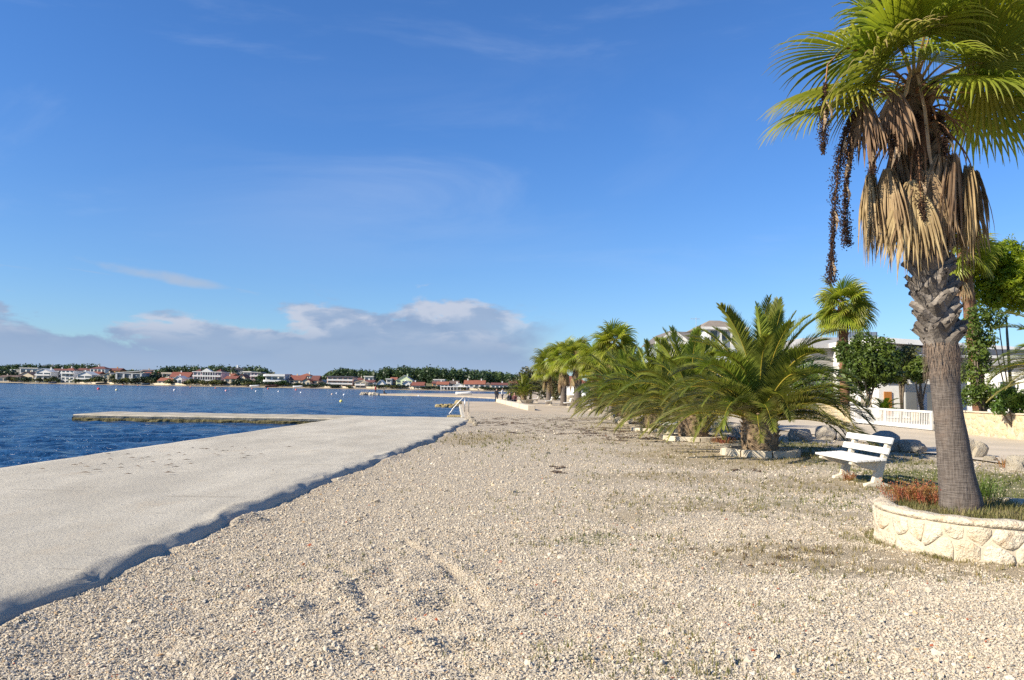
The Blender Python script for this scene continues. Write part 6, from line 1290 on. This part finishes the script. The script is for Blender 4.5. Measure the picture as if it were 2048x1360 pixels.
# ================================================================== tub and people by the promenade, ladder, van
def tub():
    t = thing('stone_tub', 'round stone tub around the small date palm by the promenade', 'planter', (1.35, 86, -0.12)); mb = MB(); mb.lathe([(1.05, 0), (1.15, 0.45), (0.98, 0.45), (0.95, 0.35)], 28); mb.build('wall', M['block'], t); mb = MB(); mb.lathe([(0.94, 0.30), (0.5, 0.36), (0.02, 0.38)], 20); mb.build('soil', M['soil'], t)
tub()
SKIN = mat_plain('skin', (0.45, 0.27, 0.19), (0.42, 0.25, 0.17), 5, 0.6, 0.1, 40, 0.003)
def person(loc, rz, label, top, legs, hair, pose='stand', h=1.72):
    t = thing('person', label, 'person', loc, rz, 'people by the water'); s = h / 1.72; sit = pose == 'sit'
    hip = 0.46 if sit else 0.92; Z = lambda z: (z - 0.92 + hip)
    J = lambda *p: [Vector((x * s, y * s, z * s)) for x, y, z in p]
    def skin(name, chains, mat, vox):
        mb = MB()
        for path, rad in chains: mb.tube(J(*path), [r * s for r in rad], 10)
        o = mb.build(name, mat, t, smooth=True); m = o.modifiers.new('r', 'REMESH'); m.mode = 'VOXEL'; m.voxel_size = vox; m.use_smooth_shade = True; return o
    def legp(sg):
        if sit: return [(sg * .09, 0, .46), (sg * .11, -.22, .48), (sg * .11, -.44, .47), (sg * .11, -.46, .25), (sg * .11, -.45, .07), (sg * .11, -.50, .03), (sg * .11, -.62, .03)]
        f = .05 * sg; return [(sg * .09, 0, .90), (sg * .10, f * .3, .70), (sg * .10, f, .50), (sg * .10, f * 1.1, .30), (sg * .10, f * 1.2, .08), (sg * .10, f - .05, .03), (sg * .11, f - .17, .03)]
    armp = lambda sg: [(sg * .17, 0, Z(1.40)), (sg * .22, .02, Z(1.25)), (sg * .25, .03, Z(1.10)), (sg * .25, -.02, Z(.98)), (sg * .24, -.08, Z(.86)), (sg * .23, -.11, Z(.78))]
    torso = [(0, 0, Z(.88)), (0, 0, Z(1.0)), (0, -.01, Z(1.15)), (0, 0, Z(1.32)), (0, .01, Z(1.42)), (0, .01, Z(1.50))]
    head = [(0, .01, Z(1.48)), (0, 0, Z(1.54)), (0, -.01, Z(1.60)), (0, -.005, Z(1.66)), (0, 0, Z(1.715))]
    skin('body', [(torso, [.13, .13, .13, .15, .11, .055]), (head, [.05, .07, .085, .085, .03])] + [(armp(g), [.055, .05, .042, .038, .03, .04]) for g in (-1, 1)] + [(legp(g), [.09, .08, .058, .055, .042, .045, .035]) for g in (-1, 1)], SKIN, 0.022)
    skin('jacket', [(torso[:-1], [.155, .15, .155, .175, .12]), ([(-.17, 0, Z(1.41)), (.17, 0, Z(1.41))], [.07, .07])] + [(armp(g)[:-1], [.075, .068, .06, .055, .045]) for g in (-1, 1)], top, 0.024)
    skin('trousers', [(legp(g)[:-2], [.125, .10, .078, .07, .06]) for g in (-1, 1)] + [([(0, 0, Z(.84)), (0, 0, Z(.95))], [.14, .14])], legs, 0.024)
    skin('shoes', [(legp(g)[-3:], [.05, .055, .045]) for g in (-1, 1)], wallmat((0.03, 0.03, 0.03)), 0.02)
    skin('hair', [([(0, .03, Z(1.60)), (0, .03, Z(1.67)), (0, .015, Z(1.73))], [.085, .095, .05])], hair, 0.02)
BLACK, DARK = wallmat((0.018, 0.019, 0.024)), wallmat((0.03, 0.034, 0.05)); WHT = wallmat((0.7, 0.7, 0.68)); HAIR = wallmat((0.035, 0.022, 0.014)); REDC = wallmat((0.45, 0.04, 0.04))
pp = on_level(993, 804, -0.075); person((pp.x, pp.y, -0.075), 2.6, 'person in black jacket and dark trousers standing on the promenade', BLACK, DARK, HAIR, h=1.66)
pp = on_level(1004.5, 801.5, -0.1); person((pp.x, pp.y, -0.09), 1.2, 'person in white top and dark trousers standing behind the seat blocks', WHT, DARK, HAIR, h=1.62)
person((-0.15, 80.5, -0.14), 0.6, 'person in dark clothes sitting on a promenade seat block, on its left', DARK, BLACK, HAIR, 'sit')
person((0.35, 80.2, -0.14), -0.4, 'person in dark red top sitting at the right of the seat block pair', wallmat((0.12, 0.05, 0.05)), DARK, HAIR, 'sit')
pp = on_level(751, 788.5, -0.07); person((pp.x, pp.y, -0.07), 1.5, 'person in red top standing on the tip of the sand spit', REDC, DARK, HAIR, h=1.75)
pp = on_level(768, 788.3, -0.07); person((pp.x, pp.y, -0.35), 1.9, 'person in dark clothes crouching on the sand spit', DARK, BLACK, HAIR, 'sit')
def ladder():
    t = thing('pool_ladder', 'galvanised handrail ladder leading from the promenade into the sea', 'ladder', (-3.42, 53.2, -0.08))
    for y in (-0.3, 0.3):
        pts = [(0.55, y, 0)] + [(0.55, y, 0.6)] + [(0.30 + 0.25 * math.cos(a), y, 0.75 + 0.25 * math.sin(a)) for a in np.linspace(0, 2.3, 9)] + [(-0.45, y, 0.30), (-0.75, y, -0.15), (-0.95, y, -0.7)]
        mb = MB(); mb.tube(pts, 0.024, 8); mb.build('rail', M['metal'], t, smooth=True)
        mb = MB(); mb.tube([(0.28, y, 0.0), (0.28, y, 0.98)], 0.02, 8); mb.build('stanchion', M['metal'], t, smooth=True)
    for k in range(4):
        x, z = -0.55 - 0.1 * k, 0.13 - 0.19 * k; mb = MB(); mb.box(x - 0.06, x + 0.06, -0.28, 0.28, z - 0.012, z + 0.012); mb.build('tread', M['metal'], t)
ladder()
mb = MB(); mb.box(-0.5, 0.4, 0, 1.6, -0.7, -0.11); o = mb.build('concrete_block', M['rock_wet'], bevel=0.05); o.location = (-3.35, 47.2, 0); tag(o, 'ochre stained concrete block at the foot of the promenade below the ladder', 'block')
def van():
    p = at_depth(1162, 792, 98); t = thing('van', 'white van with dark windscreen parked behind the fan palms', 'van', (p.x, p.y, -0.1), 0.0); w = wallmat((0.75, 0.75, 0.74), 0.35)
    sh = [(-2.3, 0.35), (2.3, 0.35), (2.35, 0.9), (2.2, 1.15), (1.45, 1.25), (0.95, 1.95), (0.7, 2.05), (-2.2, 2.05), (-2.35, 1.9)]
    mb = MB(); mb.prism(sh, -0.95, 0.95); me = mb.mesh('body', w); recalc(me); o = link('body', me, t, bevel=0.06); 
    mb = MB(); mb.add([(1.46, -0.8, 1.27), (1.46, 0.8, 1.27), (1.0, 0.72, 1.92), (1.0, -0.72, 1.92)], [(0, 1, 2, 3)]); o2 = mb.build('windscreen', M['glass'], t); o2.location = (0.03, 0, 0.02)
    for sg in (-1, 1):
        mb = MB(); mb.add([(0.1, sg * 0.96, 1.3), (1.25, sg * 0.96, 1.3), (0.85, sg * 0.96, 1.85), (0.1, sg * 0.96, 1.85)], [(0, 1, 2, 3)]); mb.build('side_window', M['glass'], t)
        for x in (-1.45, 1.45):
            mb = MB(); mb.tube([(x, sg * 0.80, 0.34), (x, sg * 0.99, 0.34)], 0.33, 18); wh = mb.build('wheel', wallmat((0.02, 0.02, 0.02)), t); mb = MB(); mb.tube([(x, sg * 0.9, 0.34), (x, sg * 1.0, 0.34)], 0.19, 14); mb.build('rim', M['metal'], wh)
    for y in (-0.7, 0.7): mb = MB(); mb.box(2.3, 2.36, y - 0.14, y + 0.14, 0.85, 1.02); mb.build('headlight', M['glass'], t)
    t.rotation_euler = (0, 0, R(-60))
van()

# ================================================================== houses behind the garden wall
def box_part(name, mat, t, x0, x1, y0, y1, z0, z1, bevel=0.0): mb = MB(); mb.box(x0, x1, y0, y1, z0, z1); return mb.build(name, mat, t, bevel=bevel)
WM = wallmat((0.72, 0.71, 0.68)); GM = wallmat((0.40, 0.40, 0.40))
def gable_house():
    D = 96; a = at_depth(1321, 676, D); pk = at_depth(1347, 659, D); t = thing('house', 'white house with white trimmed gable above the date palms', 'house', (a.x, D, 0), 0, 'houses behind the palms')
    hw = pk.x - a.x; he = a.z; hr = pk.z - a.z; L = 12; w = hw * 2
    mb = MB(); mb.box(0.25, w + 6, 0.3, L, 0, he - 0.4); mb.add([(0.25, 0.3, he - 0.4), (w - 0.25, 0.3, he - 0.4), (hw, 0.3, pk.z - 0.25), (0.25, L, he - 0.4), (w - 0.25, L, he - 0.4), (hw, L, pk.z - 0.25)], [(0, 1, 2), (4, 3, 5), (1, 4, 5, 2), (3, 0, 2, 5)]); mb.build('wall', wallmat((0.55, 0.62, 0.70)), t)
    rm = roofmat((0.20, 0.18, 0.165))
    for (x0, z0, x1, z1, nm) in ((-0.3, he - 0.35, hw, pk.z, 'roof'), (w + 0.3, he - 0.35, hw, pk.z, 'roof')):
        q = [(x0, -0.1, z0), (x1, -0.1, z1), (x1, L, z1), (x0, L, z0)]; mb = MB(); mb.add(q + [(x, y, z - 0.2) for x, y, z in q], [(0, 1, 2, 3), (7, 6, 5, 4), (0, 4, 5, 1), (1, 5, 6, 2), (2, 6, 7, 3), (3, 7, 4, 0)]); mb.build(nm, rm, t)
        q = [(x0, -0.32, z0 - 0.03), (x1, -0.32, z1 + 0.03), (x1, -0.12, z1 + 0.03), (x0, -0.12, z0 - 0.03)]; mb = MB(); mb.add(q + [(x, y, z - 0.42) for x, y, z in q], [(0, 1, 2, 3), (7, 6, 5, 4), (0, 4, 5, 1), (1, 5, 6, 2), (2, 6, 7, 3), (3, 7, 4, 0)]); mb.build('barge_board', M['white_paint'], t)
    q = [(w * 0.9, 0.5, he - 0.2), (w + 6.5, 0.5, he - 0.2), (w + 6.5, 5, he + 1.2), (w * 0.55, 5, he + 1.2)]; mb = MB(); mb.add(q, [(0, 1, 2, 3)]); mb.build('side_roof', rm, t)
    box_part('cornice', M['white_paint'], t, -0.6, w + 6.2, -0.5, 0.28, he - 0.75, he - 0.45); box_part('balcony', wallmat((0.66, 0.60, 0.50)), t, -0.2, w + 5.5, -1.6, -0.55, he - 2.4, he - 1.5)
    for x in (0.9, 2.6, 5.0, 7.2): box_part('window', M['glass'], t, x, x + 0.9, 0.22, 0.29, 1.2, 2.6)
gable_house()
def tower_house():
    D = 88; a = at_depth(1404, 655, D); b = at_depth(1482, 655, D); tp = at_depth(1440, 641, D); t = thing('house', 'pale house with low hipped roof and roof aerial behind the date palms', 'house', (a.x, D, 0), 0, 'houses behind the palms'); w = b.x - a.x; he = a.z
    box_part('wall', wallmat((0.60, 0.64, 0.68)), t, 0.5, w, 0, 8, 0, he)
    mb = MB(); mb.add([(-0.1, -0.6, he + .02), (w + .6, -0.6, he + .02), (w + .6, 8.6, he + .02), (-0.1, 8.6, he + .02), (w * .42, 4, tp.z + 0.35), (w * .7, 4, tp.z + 0.35)], [(3, 2, 1, 0), (0, 1, 5, 4), (1, 2, 5), (2, 3, 4, 5), (3, 0, 4)]); mb.build('roof', roofmat((0.30, 0.25, 0.20)), t)
    box_part('eaves', M['white_paint'], t, -0.2, w + .7, -0.75, -0.62, he - 0.25, he + 0.05)
    for x in (1.0, 2.1, 3.4): box_part('window', M['glass'], t, x, x + 0.7, -0.05, 0.02, he - 1.5, he - 0.4)
    for x in (0.6, 1.9, 3.1): box_part('column', M['white_paint'], t, x, x + 0.2, -0.5, -0.3, he - 2.4, he - 0.26)
    mb = MB(); p = at_depth(1408, 640, D); mb.tube([(-0.2, 2, he), (-0.2, 2, he + 1.35)], 0.025, 6); mb.tube([(-0.85, 2, he + 1.15), (0.25, 2, he + 1.15)], 0.02, 6)
    for k in range(6): mb.tube([(-0.8 + k * 0.2, 1.7, he + 1.15), (-0.8 + k * 0.2, 2.3, he + 1.15)], 0.012, 5)
    mb.build('aerial', M['metal'], t)
tower_house()
def grey_house():
    D = 60; a = at_depth(1606, 698, D); b = at_depth(1775, 690, D); t = thing('house', 'grey clad modern house with flat roof behind the big date palm', 'house', (a.x, D, 0), 0, 'houses behind the palms'); w = b.x - a.x; he = at_depth(1690, 676, D).z
    z1 = at_depth(1640, 697, D).z; z2 = at_depth(1640, 690, D).z
    box_part('wall', wallmat((0.30, 0.29, 0.27)), t, 0.3, w, 0, 9, 0, z1)
    n = 11; hh = (z1 - 1.2) / n
    for k in range(n): box_part('cladding_board', wallmat((0.32, 0.31, 0.29)), t, 0.28, w + 0.02, -0.035 - 0.006 * (k % 2), -0.005, 1.2 + k * hh, 1.2 + (k + 1) * hh - 0.02)
    box_part('roof_slab', wallmat((0.40, 0.40, 0.41)), t, -0.2, w + 0.4, -0.5, 9.3, z1 + 0.005, z1 + 0.75); box_part('upper_floor', wallmat((0.36, 0.36, 0.38)), t, 1.6, w - 0.2, 2.0, 9, z1 + 0.755, he)
    box_part('parapet', wallmat((0.44, 0.44, 0.44)), t, 1.4, w + 0.1, 1.7, 9.2, he + 0.005, he + 0.16)
    for x in (0.8, 3.2): box_part('window', M['glass'], t, x, x + 1.4, -0.06, -0.045, 1.0, 2.3)
    z = he + 0.17
    for k in range(8): x = w - 3.0 + k * 0.42; box_part('baluster', M['metal'], t, x, x + 0.03, 1.8, 1.83, z, z + 0.5)
    box_part('balustrade_glass', wallmat((0.20, 0.24, 0.30), 0.2), t, w - 3.1, w + 0.1, 1.84, 1.86, z, z + 0.48)
    for x in (w * 0.62, w * 0.86): mb = MB(); mb.tube([(x, 3, z), (x, 3, z + 1.6)], 0.05, 6); mb.tube([(x - .35, 3, z + 0.9), (x + .35, 3, z + 0.9)], 0.04, 6); mb.build('mast', M['bark'], t)
grey_house()
def white_house():
    D = 52; t0 = at_depth(1752, 674, D); t = thing('house', 'white house with dark lean-to roof and shady terrace right of the gate', 'house', (t0.x, D, 0), 0, 'houses behind the palms'); zt = t0.z; W = 9.5
    box_part('wall', WM, t, 0.4, W, 0.6, 10, 0, zt - 0.5); q = [(-0.1, -0.2, zt), (W + .3, -0.2, zt - 0.55), (W + .3, 10.2, zt - 0.55), (-0.1, 10.2, zt)]
    mb = MB(); mb.add(q + [(x, y, z - 0.34) for x, y, z in q], [(0, 1, 2, 3), (7, 6, 5, 4), (0, 4, 5, 1), (1, 5, 6, 2), (2, 6, 7, 3), (3, 7, 4, 0)]); me = mb.mesh('roof', wallmat((0.75, 0.74, 0.72))); recalc(me); link('roof', me, t)
    zl = at_depth(1800, 694, D).z; x0 = at_depth(1790, 700, D).x - t0.x
    q = [(x0, -2.6, zl - 0.55), (W + 1, -2.6, zl - 0.55), (W + 1, 0.55, zl + 0.1), (x0 + 0.8, 0.55, zl + 0.1)]; mb = MB(); mb.add(q + [(x, y, z - 0.14) for x, y, z in q], [(0, 1, 2, 3), (7, 6, 5, 4), (0, 4, 5, 1), (1, 5, 6, 2), (2, 6, 7, 3), (3, 7, 4, 0)]); me = mb.mesh('lean_to_roof', roofmat((0.075, 0.085, 0.10))); recalc(me); link('lean_to_roof', me, t)
    box_part('gutter', M['white_paint'], t, x0, W + 1, -2.72, -2.62, zl - 0.78, zl - 0.6)
    box_part('window', M['glass'], t, 2.55, 3.35, 0.5, 0.61, 2.4, 3.5); box_part('window', M['glass'], t, 0.9, 1.9, 0.5, 0.61, 2.3, 3.3)
    for x in (1.6, 2.9, 4.1, 5.3): box_part('column', M['white_paint'], t, x, x + 0.36, -2.6, -2.24, 0, 1.72)
    box_part('terrace_beam', wallmat((0.70, 0.62, 0.47)), t, 0.6, W, -2.66, -2.2, 1.723, 2.25); box_part('door', wallmat((0.40, 0.16, 0.04)), t, 0.75, 1.25, 0.52, 0.62, 0.2, 1.75)
    for x in (2.2, 3.3, 4.6): box_part('shutter', wallmat((0.16, 0.17, 0.18)), t, x, x + 0.7, 0.5, 0.6, 0.2, 1.9)
    box_part('terrace_wall', M['ystone'], t, 0.2, W, -4.2, -3.9, 0, 0.5)
white_house()
def right_house():
    t = thing('house', 'cream house glimpsed through the shrubs at the right edge', 'house', (24.5, 33, 0), 0, 'houses behind the palms'); box_part('wall', WM, t, 0, 9, 0, 9, 0, 3.1)
    mb = MB(); mb.add([(-.5, -.5, 3.1), (9.5, -.5, 3.1), (9.5, 9.5, 3.1), (-.5, 9.5, 3.1), (3, 4.5, 4.0), (6, 4.5, 4.0)], [(3, 2, 1, 0), (0, 1, 5, 4), (1, 2, 5), (2, 3, 4, 5), (3, 0, 4)]); mb.build('roof', roofmat((0.4, 0.38, 0.36)), t)
    for x in (0.8, 3.0, 5.5): box_part('window', M['glass'], t, x, x + 1.1, -0.05, 0.02, 1.0, 2.3)
    for y in (1.5, 5): box_part('window', M['glass'], t, -0.05, 0.02, y, y + 1.1, 1.0, 2.3)
right_house()
def villa_behind():
    p = at_depth(1140, 790, 135); t = thing('house', 'white house with orange roof far behind the fan palms', 'house', (p.x - 3, 135, 0), 0, 'houses behind the palms'); box_part('wall', WM, t, 0, 6, 0, 7, 0, 2.6)
    mb = MB(); mb.add([(-.4, -.4, 2.6), (6.4, -.4, 2.6), (6.4, 7.4, 2.6), (-.4, 7.4, 2.6), (2, 3.5, 3.9), (4, 3.5, 3.9)], [(3, 2, 1, 0), (0, 1, 5, 4), (1, 2, 5), (2, 3, 4, 5), (3, 0, 4)]); mb.build('roof', roofmat(ORED), t)
    for x in (0.8, 2.6, 4.4): box_part('window', M['glass'], t, x, x + .8, -0.04, 0.02, 1.0, 2.1)
villa_behind()
